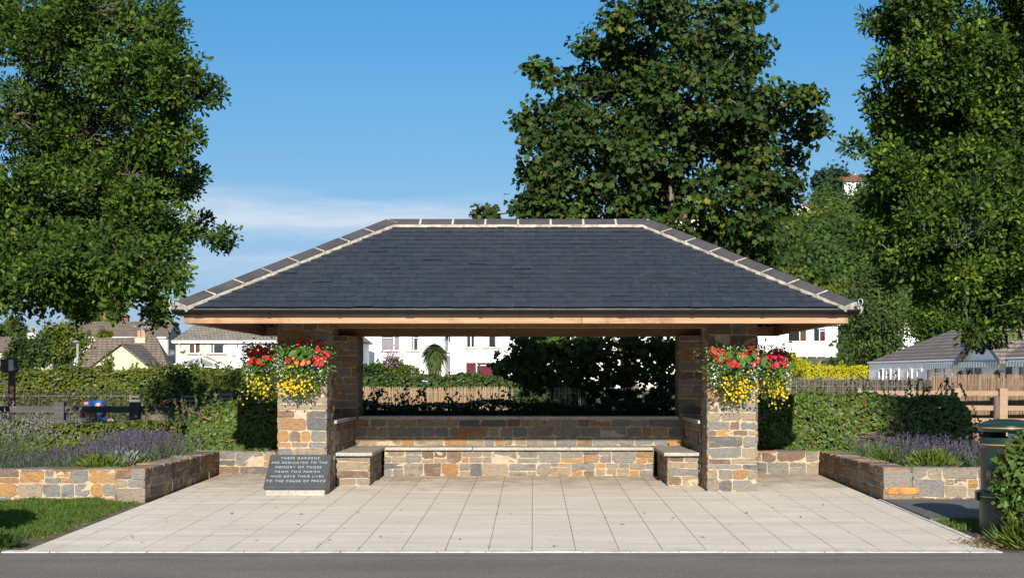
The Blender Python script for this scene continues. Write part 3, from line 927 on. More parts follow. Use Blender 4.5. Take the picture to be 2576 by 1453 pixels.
# gutters: half-round channel on all four sides with brackets
gr, gzc = .06, 2.458
gx0, gx1, gy0, gy1 = FX0 - .07, FX1 + .07, FY0 - .07, FY1 + .07
def gutter(corners, outn):
    mb = MB()
    a, b = Vector(corners[0]), Vector(corners[1])
    d = (b - a).normalized()
    k = 10; ring = []
    for j in range(k + 1):
        an = PI + PI * j / k
        ring.append((math.cos(an), math.sin(an)))
    for rr, flip in ((gr, 1), (gr - .006, -1)):
        for j in range(k):
            q = []
            for (p, sgn) in ((a, -1), (b, 1)):
                for jj in (j, j + 1):
                    c, s = ring[jj]
                    q.append(p + outn * (c * rr) + Vector((0, 0, s * rr)) + d * (sgn * c * rr))
            mb.poly([q[0], q[2], q[3], q[1]])
    for side in (-1, 1):
        q = []
        for (p, sgn) in ((a, -1), (b, 1)):
            for rr in (gr + .003, gr - .009):
                q.append(p + outn * (side * rr) + d * (sgn * side * rr))
        za, zb = Vector((0, 0, .004)), Vector((0, 0, -.006))
        mb.raw([q[0] + za, q[1] + za, q[3] + za, q[2] + za, q[0] + zb, q[1] + zb, q[3] + zb, q[2] + zb], [(0, 1, 2, 3), (4, 7, 6, 5), (0, 4, 5, 1), (2, 6, 7, 3), (0, 3, 7, 4), (1, 5, 6, 2)])
    g = own(mb.build('gutter', GUTTER))
    L = (b - a).length; nb = int(L / .92)
    for i in range(nb + 1):
        p = a + d * (L * (i + .3) / (nb + .6)); wd = .05 if i % 3 else .11
        m2 = MB()
        for j in range(k):
            q = []
            for sgn in (-1, 1):
                for jj in (j, j + 1):
                    c, s = ring[jj]
                    q.append(p + outn * (c * (gr + .006)) + Vector((0, 0, s * (gr + .006))) + d * (sgn * wd / 2))
            m2.poly([q[0], q[2], q[3], q[1]])
        m2.bar(p - outn * (gr - .0) + Vector((0, 0, .012)) - d * wd * .4, p - outn * gr + Vector((0, 0, .012)) + d * wd * .4, .012, .03)
        o = m2.build('gutter_bracket', GUTTER); o.parent = g
    return g
gutter(((gx0, gy0, gzc), (gx1, gy0, gzc)), Vector((0, -1, 0)))
gutter(((gx1, gy0, gzc), (gx1, gy1, gzc)), X_)
gutter(((gx1, gy1, gzc), (gx0, gy1, gzc)), Y_)
gutter(((gx0, gy1, gzc), (gx0, gy0, gzc)), -X_)

# ------------------------------------------------------------------ dedication plaque
PQ = thing('dedication_plaque', 'dark slate dedication plaque with white carved capitals, leaning on a granite plinth before the pillar', 'plaque', (-3.06, 18.55, gz(18.5)))
PQI = Matrix.Translation(-PQ.location)
def pq(o, par=PQ):
    o.parent = par
    if par is PQ: o.matrix_parent_inverse = PQI
    return o
zb = gz(18.33)
mb = MB()
a0, a1, b0, b1 = 18.345, 18.845, zb + .068, zb + .45
for (x0, x1) in ((-3.44, -2.685),):
    mb.prism([(x0, a0, zb - .03), (x0, a1, zb - .03), (x0, a1, b1), (x0, a0, b0)], (x1 - x0, 0, 0))
pq(mb.build('plinth', GRANITE, None, bevel=.006))
sl = Vector((0, a1 - a0, b1 - b0)); SLn = sl.normalized(); nn = X_.cross(SLn).normalized()
Ls = sl.length + .02
o0 = Vector((-3.468, a0 - .012, b0)) + nn * .002
mb = MB()
mb.prism([o0, o0 + SLn * Ls, o0 + SLn * Ls + nn * .045, o0 + nn * .045], (.81, 0, 0))
slab = pq(mb.build('slab', plain('plaque_slate', (.06, .068, .076), .42, .16, 8, .15, 60, spec=.5), None, bevel=.005))
LETT = plain('carved_letter_paint', (.5, .52, .53), .8, .12, 20)
lines = ['THESE GARDENS', 'ARE DEDICATED TO THE', 'MEMORY OF THOSE', 'FROM THIS PARISH', 'WHO GAVE THEIR LIVES', 'TO THE CAUSE OF PEACE']
widths = [.51, .735, .6, .57, .69, .765]
dg = None
for i, tx in enumerate(lines):
    cu = bpy.data.curves.new('line', 'FONT')
    cu.body = tx; cu.size = .07; cu.align_x = 'CENTER'; cu.align_y = 'CENTER'; cu.extrude = .0015; cu.space_character = 1.25; cu.offset = -.0012
    t = bpy.data.objects.new('line', cu); C.objects.link(t)
    dg = bpy.context.evaluated_depsgraph_get()
    me = bpy.data.meshes.new_from_object(t.evaluated_get(dg))
    bpy.data.objects.remove(t)
    me.materials.clear(); me.materials.append(LETT)
    xs_ = [v.co.x for v in me.vertices]; sc_ = widths[i] / (max(xs_) - min(xs_))
    cpos = o0 + nn * .0462 + X_ * .402 + SLn * (Ls - .075 - i * .0905)
    M = Matrix((X_, SLn, nn)).transposed().to_4x4()
    M.translation = cpos
    me.transform(Matrix.Diagonal((sc_, .84, 1, 1))); me.transform(M)
    o = link('lettering', me)
    pq(o, slab)
# ------------------------------------------------------------------ planter walls
def wallthing(label, pieces, soil):
    t = thing('planter_wall', label, 'planter', (pieces[0][0], pieces[0][2], 0))
    I = Matrix.Translation(-t.location)
    for pc in pieces:
        o = masonry('rubble_wall', t, *pc[:6], faces=pc[6], top=True, band=(.12, .24), blk=(.14, .46))
        o.matrix_parent_inverse = I
    return t
PT = .49
wallthing('low rubble planter wall of orange and grey stone beside the lawn', [(-9.0, -5.12, 17.45, 17.80, .02, PT, 'fb'), (-5.12, -4.76, 17.45, 21.6, .04, PT + .005, 'frl'), (-5.12, -2.66, 21.605, 21.95, .14, PT + .005, 'f')], None)
wallthing('low rubble planter wall with one long bright orange stone, behind the tarmac path', [(4.36, 4.72, 17.66, 21.6, .04, PT + .005, 'frl'), (4.725, 9.2, 17.66, 18.0, .0, PT, 'fb'), (2.67, 4.72, 21.605, 21.95, .14, PT + .005, 'f')], None)
mb = MB(); mb.box(-9.0, -5.10, 17.75, 24.3, .0, .42); mb.box(-5.1, -2.6, 21.9, 24.3, 0, .38)
tag(mb.build('planter_bed', SOIL), kind='structure')
mb = MB(); mb.box(4.70, 9.2, 17.95, 24.3, 0, .42); mb.box(2.6, 4.7, 21.9, 24.3, 0, .38)
tag(mb.build('planter_bed', SOIL), kind='structure')
# one long bright orange stone in the right planter
mb = MB()
pts = [(0, .01), (.2, 0), (.42, .012), (.45, .045), (.40, .085), (.22, .1), (.06, .092), (.005, .05)]
mb.prism([(4.375 + x, 17.645, .155 + y) for x, y in pts], (0, .05, 0))
o = mb.build('orange_stone', plain('ochre_stone', (.4, .19, .05), .8, .45, 9, .6, 40), bpy.data.objects['planter_wall.001'], bevel=.008)
o.matrix_parent_inverse = Matrix.Translation(-o.parent.location)

# ------------------------------------------------------------------ hedges
def lumpy(p, amp, f=2.3, ph=0.0):
    return amp * (np.sin(p[:, 0] * f + ph) * np.cos(p[:, 2] * f * 1.3 + ph * 2) + .6 * np.sin(p[:, 0] * f * 2.7 + p[:, 2] * f * 2.1 + ph) + .5 * np.sin(p[:, 1] * f * 1.9 + ph))
def hedge(label, x0, x1, y0, y1, z0, z1, n, t, size, mat, amp=.05, core=True, twigs=0, cat='hedge', sprigs=0, name='hedge', slope=0.0, topn=.35, rot=0, round_=.0, group=None, depth=.1):
    cx, cy = (x0 + x1) / 2, (y0 + y1) / 2
    th = thing(name, label, cat, (cx, cy, z0), rot, group)
    W, Dp, H = x1 - x0, y1 - y0, z1 - z0
    areas = np.array([W * H, W * Dp * (1 + topn), Dp * H, Dp * H])
    cnt = (n * areas / areas.sum()).astype(int)
    P_, D_, N_ = [], [], []
    for k, c in enumerate(cnt):
        a, b = rng.uniform(0, 1, c), rng.uniform(0, 1, c)
        if k == 0: p = np.stack([x0 + a * W, np.full(c, y0), z0 + b * H], -1); nv = (0, -1, .25)
        elif k == 1: p = np.stack([x0 + a * W, y0 + b * Dp, np.full(c, z1)], -1); nv = (0, -.2, 1)
        else: p = np.stack([np.full(c, x0 if k == 2 else x1), y0 + a * Dp, z0 + b * H], -1); nv = (-1 if k == 2 else 1, -.2, .2)
        nv = np.array(nv)
        off = lumpy(p, amp) - rng.exponential(depth * .5, c)
        if round_:
            e = np.minimum(np.minimum(p[:, 0] - x0, x1 - p[:, 0]), round_) / round_
            p[:, 2] -= (1 - np.sqrt(np.clip(1 - (1 - e) ** 2, 0, 1))) * (p[:, 2] - z0) * .45
        p = p + nv * off[:, None]
        p[:, 2] += slope * (p[:, 0] - x0)
        P_.append(p); N_.append(nrm(nv + rng.normal(0, .42, (c, 3))))
        D_.append(nrm(np.cross(np.broadcast_to(nv, (c, 3)), rng.normal(size=(c, 3))) + nv * .35 + np.array([0, -.15, -.25])))
    P_, D_, N_ = np.concatenate(P_), np.concatenate(D_), np.concatenate(N_)
    if sprigs:
        for i in range(sprigs):
            x, y = rng.uniform(x0, x1), rng.uniform(y0, y1 if Dp < 1 else y0 + .8)
            L = rng.uniform(.08, .32); dx = rng.normal(0, .35)
            k = int(L / .022); s = np.linspace(0, 1, k)
            p = np.stack([x + dx * L * s, np.full(k, y), z1 + slope * (x - x0) - .05 + L * s], -1)
            P_ = np.concatenate([P_, p]); D_ = np.concatenate([D_, nrm(rng.normal(size=(k, 3)) + np.array([dx, 0, .6]))]); N_ = np.concatenate([N_, sph(k)])
    base = np.array([cx, cy, z0])
    S_ = size * rng.uniform(.65, 1.25, len(P_))
    o = npmesh('foliage', leafV(P_ - base, D_, N_, S_, t), len(t), mat, th)
    if core:
        mb = MB(); i = max(.06, amp * 1.4) + .05
        nx = max(2, int(W / .5))
        for k in range(nx):
            xa, xb = x0 + i + (W - 2 * i) * k / nx, x0 + i + (W - 2 * i) * (k + 1) / nx
            e = 1.0
            if round_:
                m_ = min(xa - x0, x1 - xb); q = min(1, max(0, m_) / round_); e = 1 - (1 - math.sqrt(max(0, 1 - (1 - q) ** 2))) * .45
            zt = (H - i) * e + slope * (xa - x0)
            mb.box(xa - cx, xb - cx, y0 + i - cy, y1 - cy, -.05, zt)
        mb.build('shade_core', plain('hedge_shade', (.018, .02, .01), .95, .4, 8), th)  # solid dark core painting the shade between the leaves, no real branches
    if twigs:
        mb = MB()
        for i in range(twigs):
            x, z = rng.uniform(x0, x1), rng.uniform(z0 + .15, z1 - .1)
            pts = []; a = rng.uniform(-.5, .5)
            for s in range(6):
                pts.append((x + s * .07 * math.cos(a) - cx, y0 - .03 + rng.normal(0, .015) - cy, z + s * .07 * math.sin(a) + rng.normal(0, .015) - z0))
            mb.tube(pts, .006, 5)
        mb.build('twigs', plain('bare_twig', (.2, .13, .085), .9, .3, 20), th)
    return th
hedge('clipped ivy hedge mostly in shade, running from the pillar behind the lavender toward the bin', 3.15, 6.85, 22.15, 22.9, .4, 1.33, 17000, IVY, .056, IVYLEAF, .045, twigs=16, round_=.35, sprigs=34)
hedge('bright clipped ivy hedge between the lavender and the pillar with flower baskets', -5.35, -3.0, 22.1, 22.9, .4, 1.24, 13000, IVY, .06, IVYLEAF, .05, twigs=10, round_=.7, sprigs=26)
hedge('low dark clipped hedge below the post and rail fence', -9.4, -5.2, 23.2, 23.9, .3, .86, 9000, IVY, .055, HORNB, .03)
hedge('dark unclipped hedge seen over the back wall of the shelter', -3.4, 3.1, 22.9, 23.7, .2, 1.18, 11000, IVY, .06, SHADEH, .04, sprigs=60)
# thorny sprays above that hedge
def sprays(name, label, x0, x1, y, z, n, H, mat, leaf=.06, cat='plant', t=OVAL):
    th = thing(name, label, cat, ((x0 + x1) / 2, y, z))
    b = np.array([(x0 + x1) / 2, y, z])
    mb = MB(); P_, D_ = [], []
    for i in range(n):
        p = np.array([rng.uniform(x0, x1), y + rng.normal(0, .12), z]); d = nrm(np.array([rng.normal(0, .35), rng.normal(0, .2), 1.0]))
        pts = [p - b]; L = H * rng.uniform(.35, 1)
        k = max(4, int(L / .05))
        for s in range(k):
            d = nrm(d + rng.normal(0, .16, 3) + np.array([0, 0, -.02])); p = p + d * .05
            pts.append(p - b)
            for q in range(2):
                P_.append(p - b); D_.append(nrm(rng.normal(size=3) + d * .5))
        mb.tube(pts, [.008 * (1 - .7 * j / len(pts)) for j in range(len(pts))], 4)
    mb.build('stems', BARK, th)
    P_ = np.array(P_); npmesh('foliage', leafV(P_, np.array(D_), sph(len(P_)), leaf * rng.uniform(.6, 1.2, len(P_)), t), len(t), mat, th)
    return th
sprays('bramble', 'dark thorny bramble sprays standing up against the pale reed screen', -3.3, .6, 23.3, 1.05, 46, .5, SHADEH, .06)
sprays('bramble', 'thin rose stems rising over the sunlit ivy hedge in front of the reed screen', 3.6, 7.0, 22.9, 1.2, 30, .55, SHADEH, .055)
sprays('rose_bush', 'sparse rusty shrub at the far end of the shaded ivy hedge', 6.75, 7.4, 22.6, .4, 26, .85, islandmat('rusty_leaf', [(.06, .07, .02), (.1, .06, .02), (.045, .065, .02)], .6, .2), .06)
sprays('bramble', 'leafy stems scrambling over the bright ivy hedge beside the fence rail', -6.3, -4.6, 22.9, .85, 34, .6, HORNB, .06)

hedge('tall yellow-green hornbeam hedge behind the garden, below the houses', -17.5, -6.4, 40, 41.4, .2, 1.84, 30000, OVAL, .11, HORNB, .09, sprigs=60, depth=.2)
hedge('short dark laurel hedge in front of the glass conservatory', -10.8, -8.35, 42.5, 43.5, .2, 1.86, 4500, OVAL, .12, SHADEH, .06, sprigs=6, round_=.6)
hedge('loose grey-green hedge below the white semi, next to the flower baskets', -8.4, -6.6, 41.6, 43, .2, 1.86, 6000, OVAL, .1, WILLOW, .1, sprigs=90)
hedge('green hedge above the pale reed screen, seen through the shelter', -6.3, 1.5, 42, 43, .2, 1.66, 15000, OVAL, .12, GREENH, .08, sprigs=40, depth=.2)
hedge('golden clipped hedge in front of the white house', 9.9, 14.1, 60, 61.2, .2, 2.08, 12000, OVAL, .11, GOLDH, .05, sprigs=20)

def shrub(name, label, c, r, n, mat, leaf, t=OVAL, cat='shrub', stems=True):
    """rounded shrub made of leaf clumps round short stems"""
    c = np.array(c, float); r = np.array(r, float)
    th = thing(name, label, cat, tuple(c - np.array([0, 0, r[2]])))
    b = c - np.array([0, 0, r[2]])
    k = max(8, n // 60)
    cc = sph(k) * rng.uniform(.45, .95, (k, 1)) * r
    idx = rng.integers(0, k, n)
    p = cc[idx] + rng.normal(0, 1, (n, 3)) * r * .17
    d = nrm(p / r + rng.normal(0, .7, (n, 3)))
    npmesh('foliage', leafV(p + c - b, d, sph(n), leaf * rng.uniform(.6, 1.3, n), t), len(t), mat, th)
    if stems:
        mb = MB()
        for q in cc[:min(k, 30)]:
            mb.tube([(0, 0, -.1), (q * .5 + np.array([0, 0, r[2] * .4])), q + c - b], [.03 * r[2], .02 * r[2], .006], 5)
        mb.build('stems', BARK, th)
    return th
def at(px, py, Y): return np.array(P(px, py, Y))
shrub('shrub', 'rounded green shrub at the left edge of the view through the shelter', at(925, 938, 52), (.62, .5, .45), 1600, GREENH, .13)
bd = shrub('buddleia', 'shrub with pink-purple flower spikes in front of the white terrace', at(985, 926, 55), (.6, .45, .38), 1500, HORNB, .12)
n = 500
pp = rng.normal(0, 1, (n, 3)) * np.array([.22, .15, .2]) + np.array([-.05, -.1, .75])
npmesh('flower', leafV(pp, sph(n), sph(n), rng.uniform(.05, .1, n), DIA), 4, islandmat('buddleia_flower', [(.3, .14, .28), (.22, .1, .22)], .7, .1), bd)
shrub('shrub', 'yellowish shrub in front of the glass door of the white terrace', at(1025, 938, 55), (.5, .4, .3), 900, HORNB, .12)
shrub('shrub', 'round yellow shrub rising over the golden hedge', at(1987, 918, 59), (.62, .5, .42), 2200, GOLDH, .1)
shrub('shrub', 'silvery bush drooping over the dark screen behind the person', at(425, 985, 37), (.6, .45, .62), 3200, WILLOW, .1)

# ------------------------------------------------------------------ lavender and small plants
def lavender(label, c, rx, ry, h, nst, flower, spl=.06, lean=.35, width=.012, group='lavender in the left planter', dens=1.0):
    c = np.array(c, float)
    th = thing('lavender', label, 'lavender', tuple(c), 0, group)
    n = nst
    b = np.stack([rng.normal(0, rx * .42, n), rng.normal(0, ry * .42, n), np.zeros(n)], -1)
    d = nrm(np.stack([b[:, 0] / rx * lean * 2 + rng.normal(0, .16, n), b[:, 1] / ry * lean * 1.5 + rng.normal(0, .14, n), np.ones(n)], -1))
    L = h * rng.uniform(.6, 1.0, n)
    tip = b + d * L[:, None]
    sw = nrm(np.cross(d, rng.normal(size=(n, 3)))) * .0022
    V = np.stack([b - sw, b + sw, tip + sw, tip - sw], 1).reshape(-1, 3)
    npmesh('stem', V, 4, LAVG, th)
    # leaves low on the stems
    m = int(n * 9 * dens); i = rng.integers(0, n, m); s = rng.uniform(0, .72, m) ** 1.1
    p = b[i] + d[i] * (L[i] * s)[:, None]
    dd = nrm(d[i] + rng.normal(0, .5, (m, 3)))
    npmesh('foliage', leafV(p, dd, sph(m), rng.uniform(.03, .06, m), np.array([(-.06, 0, 0), (.06, 0, 0), (.05, .6, .03), (0, 1, .1), (-.05, .6, .03)])), 5, LAVG, th)
    q = 7
    pf = np.repeat(tip, q, 0) + np.repeat(d, q, 0) * (rng.uniform(-.2, 1, n * q) * spl)[:, None]
    df = nrm(np.repeat(d, q, 0) * .7 + rng.normal(0, .6, (n * q, 3)))
    npmesh('flower_spike', leafV(pf, df, sph(n * q), rng.uniform(.7, 1.2, n * q) * width * 1.5, DIA * [1.2, 1, 1]), 4, flower, th)
    return th
lavender('tall pale lavender with long loose spikes at the end of the left planter', (-6.86, 18.0, .42), .36, .3, .84, 150, LAVPALE, .085, .5, .016, None, 1.6)
lavender('tall pale lavender leaning out behind the stone wall beside the dark hedge', (-6.42, 18.2, .42), .2, .25, .72, 45, LAVPALE, .08, .75, .016, None, 1.4)
lx = [(-5.92, 18.25, .30, 'low bushy purple lavender beside the tall pale one'), (-5.62, 18.55, .31, 'purple lavender behind the grey corner stones of the wall'), (-5.42, 19.0, .34, 'purple lavender near the bright green heather'),
      (-5.75, 19.5, .40, 'purple lavender in front of the dark hedge'), (-5.38, 19.7, .40, 'purple lavender by the silver leaved plant'), (-5.55, 20.3, .42, 'purple lavender on the path side of the planter'),
      (-5.3, 20.7, .40, 'purple lavender next to the ivy hedge'), (-5.75, 21.0, .44, 'purple lavender farthest back in the left planter'), (-5.9, 20.2, .45, 'purple lavender under the fence rail')]
for x, y, h, lb in lx:
    lavender(lb, (x, y, .42), .34, .3, h, 170, LAVP, .045, .35, .012)
rx_ = [(4.95, 20.6, .36, 'purple lavender at the back of the right planter by the sunlit ivy'), (5.2, 19.8, .40, 'purple lavender in the middle of the right planter'), (5.55, 19.4, .38, 'purple lavender with long spikes before the shaded hedge'),
       (5.35, 18.9, .30, 'small purple lavender near the wall top'), (5.85, 19.0, .36, 'purple lavender left of the pale seed heads'), (6.0, 18.6, .30, 'low purple lavender behind the orange and grey stones')]
for x, y, h, lb in rx_:
    lavender(lb, (x, y, .42), .32, .28, h, 120, LAVP, .055, .4, .014, 'lavender in the right planter')
lavender('purple lavender right next to the green bin', (6.75, 18.7, .42), .28, .25, .46, 110, LAVP, .055, .3, .014, 'lavender in the right planter')
def tuft(label, c, r, n, mat, L, name='heather', cat='shrub', t=DIA, up=.8, thin=.35):
    c = np.array(c, float)
    th = thing(name, label, cat, tuple(c))
    b = np.stack([rng.normal(0, r * .4, n), rng.normal(0, r * .35, n), np.abs(rng.normal(0, r * .25, n))], -1)
    d = nrm(b / r + rng.normal(0, .35, (n, 3)) + np.array([0, 0, up]))
    npmesh('foliage', leafV(b, d, sph(n), L * rng.uniform(.6, 1.2, n), t * [thin, 1, 1]), len(t), mat, th)
    return th
tuft('bright green heather at the front corner of the left planter', (-5.5, 17.95, .42), .26, 1100, LIMEG, .1)
tuft('small bright green heather beside the silver leaved plant', (-5.3, 18.8, .42), .22, 700, LIMEG, .1)
tuft('silver leaved plant among the purple lavender', (-5.38, 18.75, .45), .2, 500, islandmat('silver_leaf', [(.26, .29, .24), (.2, .24, .2)], .7, .1), .13, 'silver_plant', 'plant')
tuft('lime green heather in the middle of the right planter', (5.15, 18.35, .42), .3, 1200, LIMEG, .11)
tuft('lime green heather beside the bin in the right planter', (6.35, 18.3, .42), .26, 1000, LIMEG, .11)
tuft('small green plant on the inner side of the right planter', (4.95, 19.9, .42), .22, 600, LIMEG, .1)
tuft('pale dried seed head plant above the right planter wall', (6.1, 18.15, .45), .08, 160, islandmat('seed_head', [(.35, .28, .18), (.28, .22, .14)], .8, .1), .07, 'seed_heads', 'plant', up=1.6)
# weeds and dead leaves by the road on both sides
tuft('leafy weeds at the roadside edge of the lawn', (-5.02, 13.42, .0), .2, 300, GREENH, .07, 'weed', 'weed', OVAL, .6, 1)
tuft('grassy weeds at the foot of the ivy bush by the road', (4.78, 13.42, .0), .34, 1500, LIMEG, .17, 'weed', 'weed', BLADE, .55, 1.3)
tuft('broad leaved weed beside the road under the ivy bush', (5.0, 13.3, 0), .24, 500, LIMEG, .1, 'weed', 'weed', OVAL, .5, 1)
DEADL = islandmat('dead_leaf', [(.2, .12, .06), (.28, .18, .09), (.14, .085, .05), (.3, .22, .12)], .8, .1)
n = 420
p = np.stack([rng.normal(4.42, .13, n), rng.normal(13.62, .17, n), np.zeros(n)], -1); p[:, 2] = gz(p[:, 1]) + .012 + rng.exponential(.01, n)
tag(npmesh('leaf_litter', leafV(p, nrm(sph(n) * [1, 1, .3]), nrm(sph(n) * .5 + [0, 0, 1]), rng.uniform(.02, .06, n), OVAL), len(OVAL), DEADL), 'brown dead leaves heaped at the corner of the paving by the bin', 'dead leaves', kind='stuff')
n = 380
p = np.stack([rng.uniform(-5.25, -4.72, n), rng.uniform(13.2, 17.2, n), np.zeros(n)], -1); p = p[rng.uniform(0, 1, n) < np.exp(-np.abs(p[:, 0] + 4.86) * 7)]
n = len(p); p[:, 2] = gz(p[:, 1]) + .015
tag(npmesh('leaf_litter', leafV(p, nrm(sph(n) * [1, 1, .3]), nrm(sph(n) * .4 + [0, 0, 1]), rng.uniform(.02, .05, n), OVAL), len(OVAL), DEADL), 'bark and dead leaves along the edge of the lawn', 'dead leaves', kind='stuff')
# moss and tiny weeds rooted in the paving joints
Pm = []
for k in range(70):
    i = rng.integers(-11, 10); x = i * .4063 - .005; y = 13.3 + 8.2 * rng.uniform(0, 1) ** 1.3
    if not PX0 < x < PX1: continue
    for q in range(rng.integers(4, 16)): Pm.append((x + rng.normal(0, .006), y + rng.normal(0, .05), gz(y) - .004))
Pm = np.array(Pm); n = len(Pm)
tag(npmesh('moss', leafV(Pm, nrm(sph(n) * .8 + [0, 0, .8]), sph(n), rng.uniform(.006, .017, n), DIA), 4, islandmat('moss_green', [(.07, .085, .02), (.1, .08, .035), (.05, .06, .02)], .8, .1)), 'moss and tiny weeds growing in the joints of the paving', 'moss', kind='stuff')
n = 1500
Pm = np.stack([rng.uniform(-9, 9, n), 13.08 - rng.exponential(.09, n), np.full(n, .001)], -1)
tag(npmesh('grit', leafV(Pm, nrm(sph(n) * [1, 1, .2]), nrm(sph(n) * .4 + [0, 0, 1]), rng.uniform(.004, .014, n), CLMP), len(CLMP), islandmat('grit_grey', [(.3, .26, .2), (.2, .14, .08), (.4, .36, .3)], .9, 0)), 'grit and crumbs of leaf lying along the edge of the road', 'grit', kind='stuff')
# single fallen leaves on the paving
FL = [(352, 1363), (330, 1350), (652, 1359), (500, 1248), (868, 1327), (765, 1292), (470, 1371), (905, 1287), (1157, 1356), (955, 1350), (838, 1357), (1012, 1282), (745, 1318), (1390, 1372), (1452, 1340), (1618, 1290), (1700, 1302), (1560, 1318), (1845, 1262), (1880, 1290), (1760, 1350), (2015, 1300), (2070, 1268), (1100, 1265), (1290, 1292), (580, 1290), (620, 1330), (1960, 1245), (420, 1310), (690, 1275)]
lm = [islandmat('fallen_brown', [(.26, .17, .09)], .8, 0), islandmat('fallen_green', [(.16, .19, .06)], .8, 0), islandmat('fallen_tan', [(.42, .27, .15)], .8, 0)]
protos = []
for k in range(3):
    V = leafV(np.zeros((1, 3)), np.array([[0, 1., .05]]), np.array([[.1, 0, 1.]]), [1.0], OVAL * [1, 1, 2.5])
    V[:, 2] += .02
    o = npmesh('fallen_leaf', V, len(OVAL), lm[k]); protos.append(o)
    o.location = (0, 0, -5)
for i, (px, py) in enumerate(FL):
    Yg = 1.8406 / ((py - VY) / FPX + .0182)
    o = protos[i % 3] if i < 3 else protos[i % 3].copy()
    if i >= 3: C.objects.link(o)
    o.location = ((px - VX) * Yg / FPX, Yg, gz(Yg) + .003)
    s = rnd.uniform(.035, .08); o.scale = (s * .7, s, s)
    o.rotation_euler = (rnd.uniform(-.1, .1), rnd.uniform(-.1, .1), rnd.uniform(0, 6.3))
    tag(o, 'small dry leaf lying on the pale paving slabs', 'leaf', 'fallen leaves on the paving')

# ------------------------------------------------------------------ flower baskets on the pillars
def flowermesh(nm, npet, r, depth, mat, wav=.0, eye=None):
    mb = MB(); k = npet * 4
    ctr = (0, 0, -depth)
    ring1 = [(r * .45 * math.cos(2 * PI * i / k), r * .45 * math.sin(2 * PI * i / k), -depth * .25) for i in range(k)]
    ring2 = []
    for i in range(k):
        a = 2 * PI * i / k; rr = r * (1 - wav + wav * abs(math.cos(a * npet / 2)))
        ring2.append((rr * math.cos(a), rr * math.sin(a), .12 * r * math.sin(a * npet) - .05 * r))
    n = k
    mb.raw([ctr] + ring1 + ring2, [(0, 1 + i, 1 + (i + 1) % n) for i in range(n)] + [(1 + i, 1 + n + i, 1 + n + (i + 1) % n, 1 + (i + 1) % n) for i in range(n)])
    if eye:
        mb.lathe([(0, .004), (r * .22, .003), (r * .26, -.004)], (0, 0, -depth * .35), 8, 1)
        return mb, [mat, eye]
    return mb, [mat]
FLM = {}
def bloom(parent, key, loc, nrmv, scale):
    if key not in FLM:
        spec = {'red_petunia': (5, 1, .35, REDP, .12, plain('petunia_throat', (.1, .004, .01), .6, .2)), 'crimson_petunia': (5, 1, .35, PINKP, .12, plain('petunia_throat_dark', (.12, .006, .02), .6, .2)), 'orange_begonia': (6, 1, .3, ORGP, .25, None)}[key]
        mb, ms = flowermesh(key, *spec[:5], spec[5])
        o = mb.build(key, ms, parent, smooth=True); FLM[key] = o.data
    else:
        o = link(key, FLM[key], parent)
    q = Vector(nrmv).to_track_quat('Z', 'Y')
    o.location = loc; o.rotation_euler = (q @ Matrix.Rotation(rnd.uniform(0, 6), 3, 'Z').to_quaternion()).to_euler()
    o.scale = (scale, scale, scale * .9)
    return o
